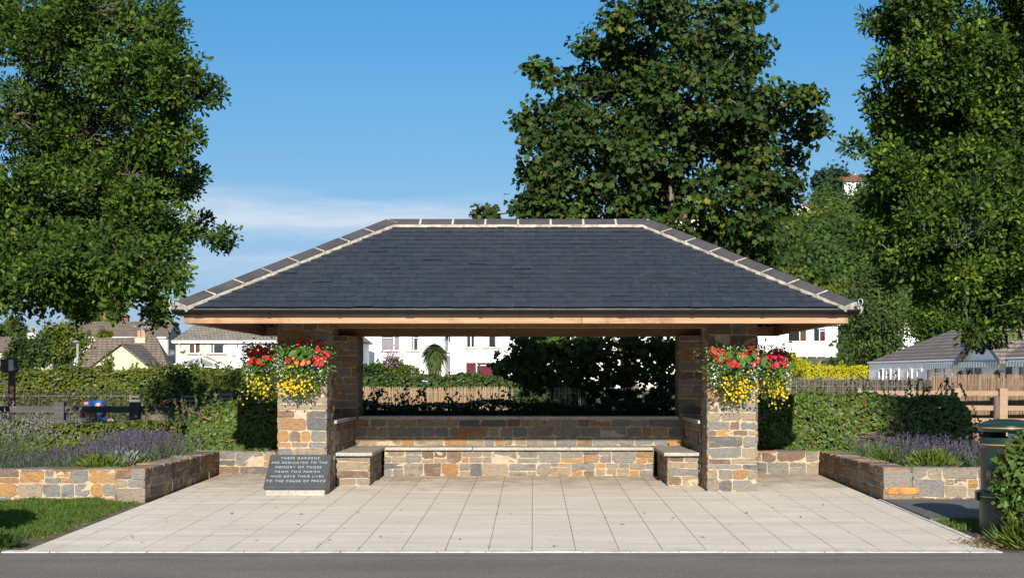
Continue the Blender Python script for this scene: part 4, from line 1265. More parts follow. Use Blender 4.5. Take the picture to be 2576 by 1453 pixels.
def basket(label, loc, rz, redkey, spec, mirror=1, side=0):
    """local frame: wall at y=0, plants bulge toward -y, z up from the basket rim at 0"""
    t = thing('flower_basket', label, 'flower basket', loc, rz, 'flower baskets on the pillars')
    mb = MB()
    prof = []
    for i in range(9):
        a = PI / 2 * i / 8
        prof.append((.25 * math.cos(a), -.24 * math.sin(a)))
    k = 14; ring = []
    for r, z in prof:
        ring.append([(r * math.cos(PI + PI * j / k), r * math.sin(PI + PI * j / k), z - .3) for j in range(k + 1)])
    for i in range(len(ring) - 1):
        for j in range(k):
            mb.poly([ring[i][j], ring[i + 1][j], ring[i + 1][j + 1], ring[i][j + 1]])
    mb.box(-.26, .26, -.012, 0, -.33, -.28)
    mb.build('basket', plain('coir_liner', (.035, .025, .017), .95, .4, 20), t)
    # side baskets turn the flowery face toward the light (local +x or -x), front ones toward -y
    def mp(u, y, v):
        if not side: return np.array([u * mirror, y, v])
        return np.array([side * (-y - .03), -.21 + u * .85, v])
    nv0 = np.array([0, -1, 0.]) if not side else np.array([side, -.25, 0.])
    def cloud(n, cu, cv, su, sv, dy, sy):
        u = rng.normal(0, 1, n) * su + cu; v = rng.normal(0, 1, n) * sv + cv
        y = -np.abs(dy + rng.normal(0, 1, n) * sy)
        if side:
            y = np.where(rng.uniform(0, 1, n) < .25, -y * .2 , y)
            return np.minimum(mp(u, y, v), [[9], [-.01], [9]]).T
        return mp(u, y, v).T
    # bushy leaves: upper spread, then narrowing trails
    A = [cloud(420, 0, .02, .19, .07, .2, .08), cloud(520, 0, -.17, .18, .1, .19, .07), cloud(520, 0, -.38, .13, .1, .17, .06), cloud(160, .24, -.15, .05, .13, .12, .05), cloud(160, -.24, -.15, .05, .13, .12, .05)]
    p = np.concatenate(A); n = len(p)
    d = nrm((p - np.array(mp(0, -.05, 0))) * [1.2, 1.2, .3] + rng.normal(0, .2, (n, 3)) + nv0 * .1 + [0, 0, -.14])
    npmesh('foliage', leafV(p, d, nrm(sph(n) + nv0 * .8 + [0, 0, .5]), rng.uniform(.025, .055, n), OVAL), len(OVAL), BASKLEAF, t)
    p = cloud(130, .0, .08, .2, .04, .2, .08); n = len(p)
    npmesh('variegated_foliage', leafV(p, sph(n), nrm(sph(n) + [0, -1, .5]), rng.uniform(.03, .05, n), OVAL), len(OVAL), VARIEG, t)
    # begonia leaves: big and drooping in the middle
    p = cloud(26, spec['beg'][0], .03, .1, .05, .25, .03); n = len(p)
    npmesh('begonia_leaf', leafV(p, nrm(rng.normal(0, .35, (n, 3)) + nv0 * .4 + [0, 0, -.8]), nrm(sph(n) * .4 + nv0 + [0, 0, .5]), rng.uniform(.11, .17, n), OVAL), len(OVAL), BASKLEAF, t)
    for (u, v) in spec['red'] + [(a + rnd.uniform(-.045, .045), b_ + rnd.uniform(-.045, .045)) for a, b_ in spec['red'][:9]]:
        bloom(t, redkey, mp(u, (-.36 if side else -.3) + abs(u) * .2 + rnd.uniform(-.04, .02), v), nv0 + np.array([rnd.uniform(-.35, .35) + (u * .6 if not side else 0), rnd.uniform(-.3, .3), rnd.uniform(-.2, .45)]), rnd.uniform(.031, .041))
    for (u, v) in spec['orange']:
        bloom(t, 'orange_begonia', mp(u, -.31 + rnd.uniform(-.02, .02), v), nv0 + np.array([rnd.uniform(-.4, .4), rnd.uniform(-.3, .3), rnd.uniform(-.5, .3)]), rnd.uniform(.024, .036))
    def dots(name, n, pts, mat, s0, s1, petals):
        pts = np.asarray(pts); n = len(pts); V = []
        k = petals * 2
        for q in range(k): pass
        nv = nrm(nv0 + rng.normal(0, .38, (n, 3)) + [0, 0, .1])
        X = nrm(np.cross(nv, np.broadcast_to([0., 0, 1], (n, 3)))); Z = np.cross(X, nv)
        s = rng.uniform(s0, s1, n); ph = rng.uniform(0, 6, n)
        for q in range(k):
            a = 2 * PI * q / k + ph; rr = (s if q % 2 == 0 else s * .5)
            V.append(pts + X * (np.cos(a) * rr)[:, None] + Z * (np.sin(a) * rr)[:, None])
        tag(npmesh(name, np.stack(V, 1).reshape(-1, 3), k, mat, t), kind='stuff')
    yel = spec['yel']
    p = cloud(yel[0], yel[1], yel[2], yel[3], yel[4], .255, .035)
    dots('yellow_flower', 0, p, YELP, .012, .024, 5)
    wp = np.concatenate([cloud(100, -.25, -.17, .045, .1, .19, .05), cloud(70, .26, -.17, .035, .1, .19, .05)])
    dots('white_flower', 0, wp, WHTP, .006, .013, 5)
    dots('lilac_flower', 0, np.concatenate([cloud(17, .14, -.2, .07, .06, .24, .03), cloud(6, -.15, -.16, .05, .04, .22, .03)]), BLUP, .01, .016, 5)
    mb = MB()
    for s in range(26):
        u = rnd.uniform(-.17, .17); pts = []
        for q in range(6): pts.append((u + rnd.uniform(-.015, .015), -.12 - rnd.uniform(0, .08), -.42 - q * .028 * rnd.uniform(.6, 1.3)))
        mb.tube(pts, .0022, 4)
    mb.build('trailing_stem', BARK, t)
    return t
LS = dict(red=[(.26, .03), (.29, .0), (.225, -.05), (.25, -.07), (.17, -.075), (.33, -.06), (.23, -.135), (.29, -.11), (.3, -.135), (-.21, .13), (.0, .13), (.07, .165), (.19, .15), (.25, .155), (.28, .12), (-.14, -.1)],
          orange=[(.01, -.02), (-.06, -.06), (.0, -.05), (-.02, -.12), (-.02, -.165), (.06, -.14), (.1, -.13), (.14, -.12), (.08, -.115)], beg=(.03,), yel=(135, -.05, -.42, .115, .085))
RS = dict(red=[(-.29, .06), (-.23, .05), (-.17, .075), (-.22, -.04), (-.19, -.06), (-.11, -.04), (-.09, -.03), (-.08, -.09), (-.01, -.06), (.2, .07), (.23, .06), (.18, .04), (.28, .05), (.29, -.06), (.25, -.1), (.24, .0), (.21, .15), (.27, .0)],
          orange=[(.07, .0), (.11, -.01), (.06, .03), (.1, .025), (.12, .01)], beg=(.1,), yel=(145, .04, -.42, .12, .095))
SL = dict(red=[(-.15, .05), (-.05, .06), (-.1, .02), (.0, .03), (.07, .05), (-.2, .0), (.05, -.02), (.1, .0), (-.12, -.06), (.15, -.05), (-.2, -.11), (.0, -.12), (-.05, -.1), (.18, .02), (.2, .06)], orange=[(.2, -.02)], beg=(-.1,), yel=(110, -.05, -.42, .13, .09))
basket('flower basket above the slate plaque, facing the road, with orange begonias in a row', (-3.06, 18.855, 1.93), 0, 'red_petunia', LS)
basket('flower basket hung on the hedge side of the pillar beside the slate plaque', (-3.39, 19.2, 1.92), -PI / 2, 'red_petunia', SL, side=1)
basket('flower basket facing the road on the pillar nearer the bin, with one orange begonia cluster', (2.645, 18.855, 1.88), 0, 'red_petunia', RS)
basket('flower basket with crimson petunias on the hedge side of the pillar nearer the bin', (2.99, 19.2, 1.88), PI / 2, 'crimson_petunia', SL, side=-1)

# ------------------------------------------------------------------ fences and screens
def railfence(label, A, B, posts, railz, post_h, mat, pw=.12, rh=.1, gzv=.15, cat='fence'):
    A, B = Vector(A), Vector(B)
    t = thing('rail_fence', label, cat, tuple(A)); I = Matrix.Translation(-A)
    for s in posts:
        p = A.lerp(B, s); mb = MB(); mb.box(p.x - pw / 2, p.x + pw / 2, p.y - pw / 2, p.y + pw / 2, gzv, post_h)
        mb.build('post', mat, t, bevel=.008).matrix_parent_inverse = I
    for z in railz:
        for i in range(len(posts) - 1):
            a, b = A.lerp(B, posts[i]), A.lerp(B, posts[i + 1])
            mb = MB(); off = Vector((0, .0, 0)); d = (b - a).normalized() * (pw / 2 - .004)
            mb.bar((a + d).to_tuple()[:2] + (z,), (b - d).to_tuple()[:2] + (z,), .05, rh)
            mb.build('rail', mat, t, bevel=.006).matrix_parent_inverse = I
    return t
Yf = 24.6
fx = lambda px: (px - VX) * Yf / FPX
fa, fb = fx(-190), fx(660)
railfence('dark weathered post and rail fence of the garden beyond the lavender', (fa, Yf, .2), (fb, Yf, .2), [(fx(px) - fa) / (fb - fa) for px in (-40, 152, 340, 528, 655)], (1.063, .72), 1.19, DARKWOOD, .17, .11)
mb = MB()
for i in range(190):
    x = fx(-60) + i * (fx(640) - fx(-60)) / 190
    mb.box(x - .0012, x + .0012, Yf + .06, Yf + .063, .3, 1.0)
for z in (.4, .55, .7, .85): mb.box(fx(-60), fx(640), Yf + .064, Yf + .066, z - .001, z + .001)
o = mb.build('wire_mesh', IRON, bpy.data.objects['rail_fence']); o.matrix_parent_inverse = Matrix.Translation(-o.parent.location)
def reeds(label, A, B, z0, z1, step, mat, w=.012, name='reed_screen', gap=0, slopez=0.0, base=None, lean=.06):
    A, B = np.array(A, float), np.array(B, float); L = np.linalg.norm(B - A); n = int(L / step)
    t = thing(name, label, 'screen', (A[0], A[1], z0))
    d = (B - A) / L; nv = np.array([-d[1], d[0]])
    s = (np.arange(n) + rng.uniform(-.35, .35, n)) * step
    if gap: s = s[rng.uniform(0, 1, n) > gap]; n = len(s)
    p = np.outer(s, d) + np.outer(rng.normal(0, .006, n), nv)
    ln = np.cumsum(rng.normal(0, .02, n)); ln = (ln - ln.mean()) * .2 + rng.normal(0, lean, n) * .5
    hh = (z1 - z0) + rng.normal(0, .014, n) + .015 * np.sin(s * 1.7) + slopez * s
    ww = w * rng.uniform(.5, 1, n) / 2
    V = []
    for k, (a, zf_) in enumerate(((-1, 0), (1, 0), (1, 1), (-1, 1))):
        q = p + np.outer(a * ww, d) + np.outer(ln * hh * zf_, d)
        V.append(np.stack([q[:, 0], q[:, 1], hh * zf_], -1))
    V1 = np.stack(V, 1).reshape(-1, 3)
    # second face set turned a little so every cane has body
    V2 = []
    for k, (a, zf_) in enumerate(((-1, 0), (1, 0), (1, 1), (-1, 1))):
        q = p + np.outer(a * ww * .7, nv) + np.outer(ln * hh * zf_, d)
        V2.append(np.stack([q[:, 0], q[:, 1], hh * zf_], -1))
    npmesh('cane', np.concatenate([V1, np.stack(V2, 1).reshape(-1, 3)]), 4, mat, t)
    tag(t.children[0], kind='stuff')
    mb = MB()
    for f in (.2, .55, .86):
        mb.bar((0, -.008, (z1 - z0) * f), (B[0] - A[0], B[1] - A[1] - .008, (z1 - z0) * f + slopez * L * f), .003, .004)
    mb.build('binding_wire', IRON, t)
    if base is not None:
        mb = MB(); mb.bar((0, .03, (z1 - z0) / 2 - .02), (B[0] - A[0], B[1] - A[1] + .03, (z1 - z0) / 2 - .02 + slopez * L / 2), .012, (z1 - z0) - .06)
        mb.build('backing', base, t)
    return t
reeds('sunlit pale reed screen seen through the shelter below the green hedge', (-5.3, 38.6), (-.7, 38.6), .35, 1.36, .017, REEDM, .02, base=plain('reed_backing', (.12, .08, .045), .9, .4, 20))
reeds('thin see-through reed screen next to the tree trunks', (-.7, 38.2), (6, 37.6), .35, 1.34, .03, REEDG, .012, gap=.3)
reeds('tall sunlit reed screen on the rail fence in front of the bungalow', (8.2, 29.2), (12.5, 27.2), .3, 1.66, .0085, REEDG, .011, base=plain('reed_backing_brown', (.16, .11, .075), .9, .4, 20))
reeds('shaded weathered part of the tall reed screen in front of the golden hedge', (5.3, 30.2), (8.2, 29.2), .3, 1.62, .016, REEDS, .015, gap=.08, base=plain('reed_backing_grey', (.05, .045, .04), .9, .4, 20))  # this stretch's shade, with its weathering, is put into cane and backing colour
reeds('dark heather screen in front of the hornbeam hedge', (-16, 38), (-7.0, 38), .3, 1.27, .018, REEDD, .018, gap=.16, name='heather_screen')
A_, B_ = Vector((6.0, 29.55, .2)), Vector((11.6, 27.3, .2))
def fpar(px):                                       # where the sight line px crosses the fence line
    k = (px - VX) / FPX
    return (k * A_.y - A_.x) / ((B_.x - A_.x) - k * (B_.y - A_.y))
railfence('pale new timber post and rail fence in front of the tall reed screen', A_, B_, [fpar(p) for p in (2165, 2286, 2405, 2522, 2640)], (1.30, 1.01, .76), 1.40, NEWWOOD, .16, .1)
mb = MB(); mb.lathe([(.0, 1.33), (.05, 1.32), (.055, 1.28), (.06, .3), (.06, .0)], (0, 0, 0), 12)
o = mb.build('wooden_post', woodmat('old_post', (.1, .07, .045), (.16, .12, .08), (.06, .045, .03), ax=(4, 4, .6)), None, smooth=True); o.location = (P(2507, 950, 26.6).x, 26.6, -.06)
tag(o, 'short dark round post standing in front of the pale rail fence', 'post')

# ------------------------------------------------------------------ litter bin and ivy beside the road
BIN = thing('litter_bin', 'dark green cast litter bin with domed lid and gold bands, half hidden by ivy', 'litter bin', (4.85, 14.55, .015))
BG = plain('bin_green_paint', (.010, .026, .018), .33, .12, 4, .08, 120, spec=.5)
GOLD = plain('gold_band', (.36, .23, .09), .45, .15, 20, metal=.3)
mb = MB(); mb.lathe([(.0, .0), (.268, .0), (.272, .01), (.272, .33), (.278, .335), (.292, .34), (.295, .352), (.292, .364), (.286, .37), (.286, .405), (.292, .41), (.295, .42), (.29, .432), (.27, .44), (.256, .446), (.256, .875), (.262, .885), (.268, .9), (.268, .925), (.262, .935), (.262, .975), (.255, .985), (.24, .985), (.235, .9), (0, .9)], k=64)
mb.build('body', BG, BIN, smooth=True).modifiers.new('e', 'EDGE_SPLIT')
mb = MB()
for a0_, a1_ in ((-.62, .62), (2.5, 3.75)):
    k = 12; q = []
    for rr in (.245, .235):
        for z in (.9, 1.1):
            q.append([(rr * math.cos(a0_ - PI / 2 + .35 + (a1_ - a0_) * j / k), rr * math.sin(a0_ - PI / 2 + .35 + (a1_ - a0_) * j / k), z) for j in range(k + 1)])
    for j in range(k):
        mb.poly([q[0][j], q[0][j + 1], q[1][j + 1], q[1][j]]); mb.poly([q[2][j], q[3][j], q[3][j + 1], q[2][j + 1]])
    for j in (0, k): mb.poly([q[0][j], q[1][j], q[3][j], q[2][j]])
mb.build('lid_support', BG, BIN)
mb = MB(); prof = [(0, 1.04), (.25, 1.04), (.278, 1.045), (.28, 1.06), (.29, 1.066), (.29, 1.075), (.285, 1.08), (.285, 1.088), (.292, 1.094), (.29, 1.104), (.27, 1.12), (.22, 1.143), (.15, 1.16), (.08, 1.168), (0, 1.17)]
mb.lathe(prof, k=64); lid = mb.build('lid', BG, BIN, smooth=True)
for z, r in ((1.084, .2885), (.912, .2705), (.385, .2885)):
    mb = MB(); mb.lathe([(r - .006, z - .008), (r, z - .006), (r, z + .006), (r - .006, z + .008)], k=64); mb.build('gold_band', GOLD, BIN, smooth=True)
mb = MB(); mb.box(-.318, -.28, -.03, .03, .34, .44); mb.build('hinge_lug', BG, BIN, bevel=.006)
mb = MB()
for j in range(4):
    a = PI + .35 + j * .07
    p = [((.258) * math.cos(a + da), .258 * math.sin(a + da), z) for da, z in ((0, .56), (.07, .56), (.07, .66), (0, .66))]
    mb.poly(p)
mb.build('badge', plain('badge_brass', (.16, .13, .07), .5, .2, 20, metal=.3), BIN)
def ivybush(label, c, r, n, leaf, mat):
    th = thing('ivy_bush', label, 'ivy', (c[0], c[1], 0)); b = np.array([c[0], c[1], 0.0])
    P_, D_, N_ = [], [], []
    for k in range(n):
        pass
    u = sph(n); rr = 1 - rng.exponential(.12, n)
    p = u * rr[:, None] * np.array(r) + np.array([0, 0, c[2]])
    p[:, 2] = np.clip(p[:, 2], .03, None)
    p += rng.normal(0, .03, (n, 3))
    npmesh('foliage', leafV(p, nrm(u * .5 + sph(n) * .7 + [0, -.1, -.5]), nrm(u + sph(n) * .6), leaf * rng.uniform(.5, 1.35, n), IVY), len(IVY), mat, th)
    mb = MB()
    for i in range(34):
        a = rng.uniform(PI, 2 * PI); x, y = math.cos(a) * r[0] * .8, math.sin(a) * r[1] * .8
        pts = [(x * .9 + rng.normal(0, .03), y + rng.normal(0, .02), z) for z in np.linspace(0, rng.uniform(.4, r[2] * 1.6), 7)]
        mb.tube(pts, [.012, .011, .009, .008, .006, .005, .003], 5)
    mb.build('stems', plain('ivy_stem', (.16, .11, .075), .9, .3, 20), th)
    m2 = MB(); pr = [(0, -.02)] + [(r[0] * .72 * math.cos(a), c[2] + r[2] * .74 * math.sin(a)) for a in np.linspace(-1.1, 1.5, 10)] + [(0, c[2] + r[2] * .76)]
    m2.lathe(pr, k=20); m2.v = [(x, y * r[1] / r[0], z) for x, y, z in m2.v]
    m2.build('shade_core', plain('ivy_shade', (.018, .02, .01), .95, .4, 8), th)  # solid dark core, its colour standing in for shade inside the ivy
    return th
ivybush('climbing ivy bush growing up in front of the green litter bin', (5.22, 14.05, .55), (.62, .36, .58), 9000, .062, IVYLEAF)
ivybush('ivy bush at the roadside corner of the lawn, at the left edge', (-5.92, 13.62, .58), (.62, .36, .62), 5000, .065, IVYLEAF)
# ------------------------------------------------------------------ trees
def tree(name, label, base, top, clumps, per, leaf, t, mat, bark=BARK, spread=.16, trunk_r=.2, limbs=None, droop=.0, group=None, cat='tree', horiz=0.0, seedtw=True, trunk_path=None, stems=None, outw=.5, tw=.012, spray=.2):
    """clumps: list of (centre, radius, n twigs); every clump is fed by a limb from the trunk and carries leafy twigs"""
    base = np.array(base, float)
    th = thing(name, label, cat, tuple(base), 0, group)
    top = np.array(top, float)
    mb = MB()
    def path(a, b, k=6, wob=.06):
        L = np.linalg.norm(b - a); pts = []
        for i in range(k + 1):
            f = i / k
            p = a + (b - a) * f + (rng.normal(0, wob * L, 3) * math.sin(f * PI) if 0 < i < k else 0)
            pts.append(p)
        return pts
    mains = []
    for (b0, t0, r0) in (stems or [(base, top, trunk_r)]):
        pts = path(np.array(b0, float), np.array(t0, float), 8, .02)
        rad = [r0 * (1.25 if i == 0 else 1) * (1 - .8 * i / 8) for i in range(9)]
        mb.tube([p - base for p in pts], rad, 9)
        mains.append((pts, rad))
    LP, LC = [], []
    ctr = np.mean([c for c, r, n in clumps], 0)
    tw_b = MB()
    # limbs: every clump grows from the nearest wood that already exists, nearest to the trunk first
    nodes = []
    for pts, rad in mains:
        for q, r_ in list(zip(pts, rad))[2:]: nodes.append((np.array(q), r_ * .6))
    tp = np.array([q for q, r_ in nodes])
    order = sorted(range(len(clumps)), key=lambda k: np.min(np.linalg.norm(tp - clumps[k][0], axis=1)))
    npos = [q for q, r_ in nodes]; nrad = [r_ for q, r_ in nodes]
    for k in order:
        c, r, ntw = clumps[k]; c = np.array(c, float)
        dv = c - np.array(npos); dist = np.linalg.norm(dv, axis=1) + np.maximum(0, -dv[:, 2]) * .6
        b = int(np.argmin(dist))
        lp = path(npos[b], c, 4, .08)
        r0 = max(.014, min(nrad[b] * .8, .012 + .02 * dist[b] + .012 * r)); r1 = max(.009, r0 * .5)
        mb.tube([q - base for q in lp], [r0 + (r1 - r0) * s / 4 for s in range(5)], 6)
        npos.append(c); nrad.append(r1); npos.append(lp[2]); nrad.append((r0 + r1) / 2)
        rr = rng.uniform(.25, 1, ntw) ** .5
        tips = c + sph(ntw) * rr[:, None] * r * np.array([1, 1, .85])
        for q in tips:
            s = lp[rng.integers(2, 5)]
            m_ = s + (q - s) * .5 + rng.normal(0, .06 * r, 3)
            tw_b.tube([s - base, m_ - base, q - base], [tw, tw * .7, tw * .35], 4, cap=False)
        # leafy spray at every twig end: leaves set along the last stretch of the twig
        dv = nrm(nrm(tips - c) + .45 * nrm(tips - ctr) + rng.normal(0, .35, (ntw, 3)) + np.array([0, 0, -.1 if horiz else .05]))
        if horiz: dv[:, 2] *= .6
        s = rng.uniform(-1, 1, (ntw, per, 1)) * spray
        jit = np.clip(rng.normal(0, 1, (ntw, per, 3)), -1.8, 1.8) * spread * np.array([1, 1, 1 if not horiz else .75])
        jit *= (1.15 - .55 * np.abs(s / spray))
        core = tips[:, None, :] + dv[:, None, :] * s
        LP.append((core + jit).reshape(-1, 3)); LC.append((core - dv[:, None, :] * .06).reshape(-1, 3))
    LP, LC = np.concatenate(LP), np.concatenate(LC)
    n = len(LP)
    d = nrm(LP - LC) + rng.normal(0, .45, (n, 3)) + np.array([0, 0, -droop])
    outward = nrm(LP - ctr)
    nv = nrm(rng.normal(0, .6, (n, 3)) + outward * outw + np.array([0, -.15, .55 + horiz]))
    mb.build('trunk', bark, th, smooth=True)
    tw_b.build('twigs', bark, th)
    npmesh('crown', leafV(LP - base, d, nv, leaf * rng.uniform(.6, 1.2, n), t), len(t), mat, th)
    return th
def cl(lst, Y0, Y1, dens, rs=1.0, pad=24):
    o = []
    for px, py, r in lst:
        Y = rng.uniform(Y0, Y1)
        rad = max(.45 * r, r - pad) * Y / FPX * rs
        o.append((at(px, py, Y), rad, max(4, int(dens * r * r / 10000))))
    return o
# oak at the left
L = [(380, 70, 90), (415, 55, 34), (300, 190, 120), (420, 215, 110), (500, 235, 48), (540, 240, 26), (150, 110, 150), (390, 330, 95), (440, 320, 70), (480, 350, 34), (215, 330, 160), (410, 450, 90), (458, 470, 50), (488, 448, 26), (395, 590, 90), (450, 600, 48), (500, 572, 30), (545, 598, 28), (565, 605, 14), (250, 520, 150), (90, 300, 150), (80, 520, 150), (300, 660, 90), (410, 690, 55), (455, 690, 26), (150, 680, 90), (40, 700, 80), (372, 745, 26), (398, 775, 20), (400, 790, 13), (250, 735, 45), (60, 770, 36), (120, 745, 50), (30, 60, 130), (250, 30, 130), (480, 165, 30), (440, 110, 34), (330, 440, 110), (330, 560, 100), (180, 440, 120), (455, 395, 42), (420, 150, 60), (430, 28, 22), (290, 765, 22), (210, 775, 20)]
L += [(340, 500, 60), (380, 520, 60), (300, 600, 70), (350, 660, 60), (230, 630, 80), (180, 600, 80), (100, 640, 80), (350, 700, 45), (200, 720, 50), (20, 620, 90), (270, 700, 60), (320, 730, 34), (90, 700, 60), (0, 740, 50), (420, 640, 50), (160, 755, 30)]
c = cl([q for q in L if q[1] <= 610], 21.8, 24.4, 30) + cl([q for q in L if q[1] > 610], 19.8, 21.8, 26)
c += cl([q for q in L if q[2] > 70], 23.6, 25.4, 16)
c += [(np.array([rng.uniform(-12, -8.6), rng.uniform(20.5, 25), rng.uniform(3.0, 6.2)]), 1.1, 22) for i in range(24)]
tree('oak_tree', 'large oak overhanging the lawn and the lavender planter, with small lobed leaves', (-9.3, 23.6, .1), (-9.0, 23.4, 7.0), c, 64, .09, OAK, OAKLEAF, BARK, .075, .32, outw=.3, spray=.22)
# oak at the right
L = [(2240, 50, 80), (2190, 70, 34), (2165, 50, 20), (2330, 30, 110), (2290, 150, 110), (2200, 170, 55), (2195, 260, 70), (2180, 330, 40), (2260, 300, 110), (2165, 390, 40), (2220, 420, 90), (2330, 420, 130), (2430, 120, 130), (2430, 300, 140), (2540, 80, 120), (2540, 300, 130), (2180, 470, 46), (2230, 540, 80), (2330, 560, 100), (2150, 590, 26), (2185, 620, 40), (2240, 650, 60), (2320, 680, 80), (2430, 540, 120), (2540, 500, 110), (2430, 690, 90), (2530, 680, 100), (2480, 780, 70), (2550, 790, 50), (2440, 830, 32), (2465, 850, 24), (2505, 845, 24), (2370, 640, 80), (2170, 520, 30), (2140, 600, 16), (2200, 700, 26), (2255, 60, 50), (2215, 110, 44), (2380, 200, 110), (2120, 365, 14), (2350, 745, 34)]
L += [(2240, 560, 60), (2290, 600, 70), (2300, 480, 80), (2380, 600, 80), (2380, 470, 80), (2500, 420, 100), (2470, 620, 90), (2350, 700, 55), (2410, 740, 55), (2280, 230, 80), (2360, 300, 90), (2480, 200, 110), (2500, 560, 80), (2560, 600, 80), (2560, 730, 60), (2300, 380, 80), (2440, 420, 100), (2210, 480, 60)]
L = [(px + (34 if px < 2300 else 0), py, r) for px, py, r in L]
c = cl(L, 28.6, 31.5, 30, pad=32)
c += cl([q for q in L if q[2] > 70], 30.8, 33, 16, pad=40)
c += [(np.array([rng.uniform(10.4, 15), rng.uniform(28.5, 34), rng.uniform(3.0, 11)]), 1.4, 22) for i in range(24)]
c += cl([(2260, -50, 70), (2360, -70, 120), (2480, -70, 130), (2560, -40, 120)], 29, 31.5, 20)
tree('oak_tree', 'large oak above the bin and the reed screen, with bright sunlit leaf tips', (12.2, 31.2, .3), (11.6, 31.0, 9.5), c, 64, .118, OAK, OAKLEAF2, BARKP, .1, .34, outw=.3, spray=.28)
# street tree beside the bin, outside the picture: its crown shades the far end of the ivy hedge
c = [(np.array([rng.uniform(5.9, 9), rng.uniform(11.8, 13.6), rng.uniform(4.5, 6.1)]), .5, 40) for i in range(26)]
tree('street_tree', 'young street tree beyond the ivy bush, shading the far end of the hedge', (7.6, 12.6, 0), (7.5, 12.6, 5.6), c, 15, .12, OVAL, OAKLEAF, BARK, .14, .1)
# sycamore behind the shelter
L = [(1560, 60, 60), (1640, 40, 60), (1700, 50, 70), (1540, 130, 80), (1650, 150, 110), (1760, 90, 70), (1830, 60, 50), (1890, 40, 40), (1870, 130, 70), (1920, 160, 50), (1500, 210, 70), (1440, 240, 50), (1380, 290, 60), (1310, 285, 45), (1290, 310, 30), (1400, 200, 26), (1480, 120, 30), (1580, 240, 100), (1700, 260, 120), (1820, 240, 100), (1920, 260, 70), (1990, 240, 40), (2060, 240, 34), (2090, 245, 18), (2010, 300, 60), (1960, 360, 80), (1330, 350, 60), (1420, 330, 80), (1520, 340, 100), (1640, 370, 110), (1770, 370, 110), (1870, 380, 90), (1300, 430, 34), (1350, 450, 70), (1450, 450, 90), (1560, 470, 90), (1680, 490, 90), (1800, 490, 90), (1900, 480, 80), (1990, 450, 60), (2050, 380, 40), (2090, 330, 30), (2110, 310, 18), (1300, 510, 40), (1380, 530, 50), (1480, 540, 50), (1960, 560, 60), (2020, 520, 40), (1880, 590, 60), (1940, 640, 50), (2000, 640, 40), (1210, 530, 14), (1225, 535, 12), (1850, 640, 40), (2050, 450, 26), (1920, 100, 30), (1350, 170, 14), (1600, 540, 60), (1760, 580, 50), (1720, 20, 50), (1560, 25, 30), (1785, 30, 50), (1850, 15, 46), (1660, 5, 40), (1925, 35, 26)]
L += [(1320, 470, 34), (1300, 540, 34), (1400, 500, 70), (1400, 400, 60), (1340, 520, 40), (1460, 280, 50), (1600, 160, 60), (1700, 170, 70), (1600, 330, 80), (1740, 330, 80), (1860, 300, 70), (1860, 440, 70), (1640, 440, 80), (1540, 400, 80), (1820, 170, 60), (1650, 260, 80), (1940, 420, 60), (1560, 560, 60), (1680, 560, 60), (1800, 560, 60)]
L = [(px - (58 if px > 1900 else 0) + (34 if px < 1400 and py > 250 else 0), py, r) for px, py, r in L if not (px < 1240)] + [(1222, 536, 9)]
c = cl(L, 25.8, 28.2, 15, pad=14) + cl([q for q in L if q[2] > 55], 27.6, 29, 3)
c += cl([(1700, -60, 70), (1800, -60, 70), (1860, -40, 40), (1650, -40, 40)], 26, 28, 26)
# low leafy boughs seen through the shelter
c += cl([(1310, 905, 14), (1285, 920, 12), (1330, 870, 20), (1365, 880, 28), (1400, 905, 34), (1440, 870, 36), (1470, 920, 44), (1530, 880, 50), (1430, 945, 36), (1510, 955, 46), (1590, 930, 50), (1600, 865, 40), (1670, 900, 34), (1690, 950, 34), (1350, 950, 20), (1560, 1000, 44), (1650, 1000, 40), (1380, 860, 18), (1690, 865, 20), (1640, 940, 40), (1480, 850, 24)], 23.9, 24.9, 11, pad=6)
b0 = P(1650, 1010, 26.8)
stm = []
for (pxb, pxt, pyt, Y, r) in ((1652, 1700, 260, 27.4, .12), (1610, 1560, 330, 27.2, .07), (1690, 1830, 260, 27.5, .09), (1670, 1920, 420, 27.2, .06), (1640, 1460, 430, 27.4, .055), (1700, 1880, 330, 27.8, .07)):
    q = P(pxb, 1010, Y); stm.append(((q.x, Y, .2), tuple(P(pxt, pyt, Y)), r))
tree('sycamore_tree', 'broad dark sycamore with several pale stems rising behind the slate roof', (b0.x, 26.9, .2), None or tuple(P(1700, 100, 26.9)), c, 46, .08, SYC, SYCLEAF, BARKP, .12, .13, droop=.6, horiz=.12, stems=stm, outw=.3, spray=.3)

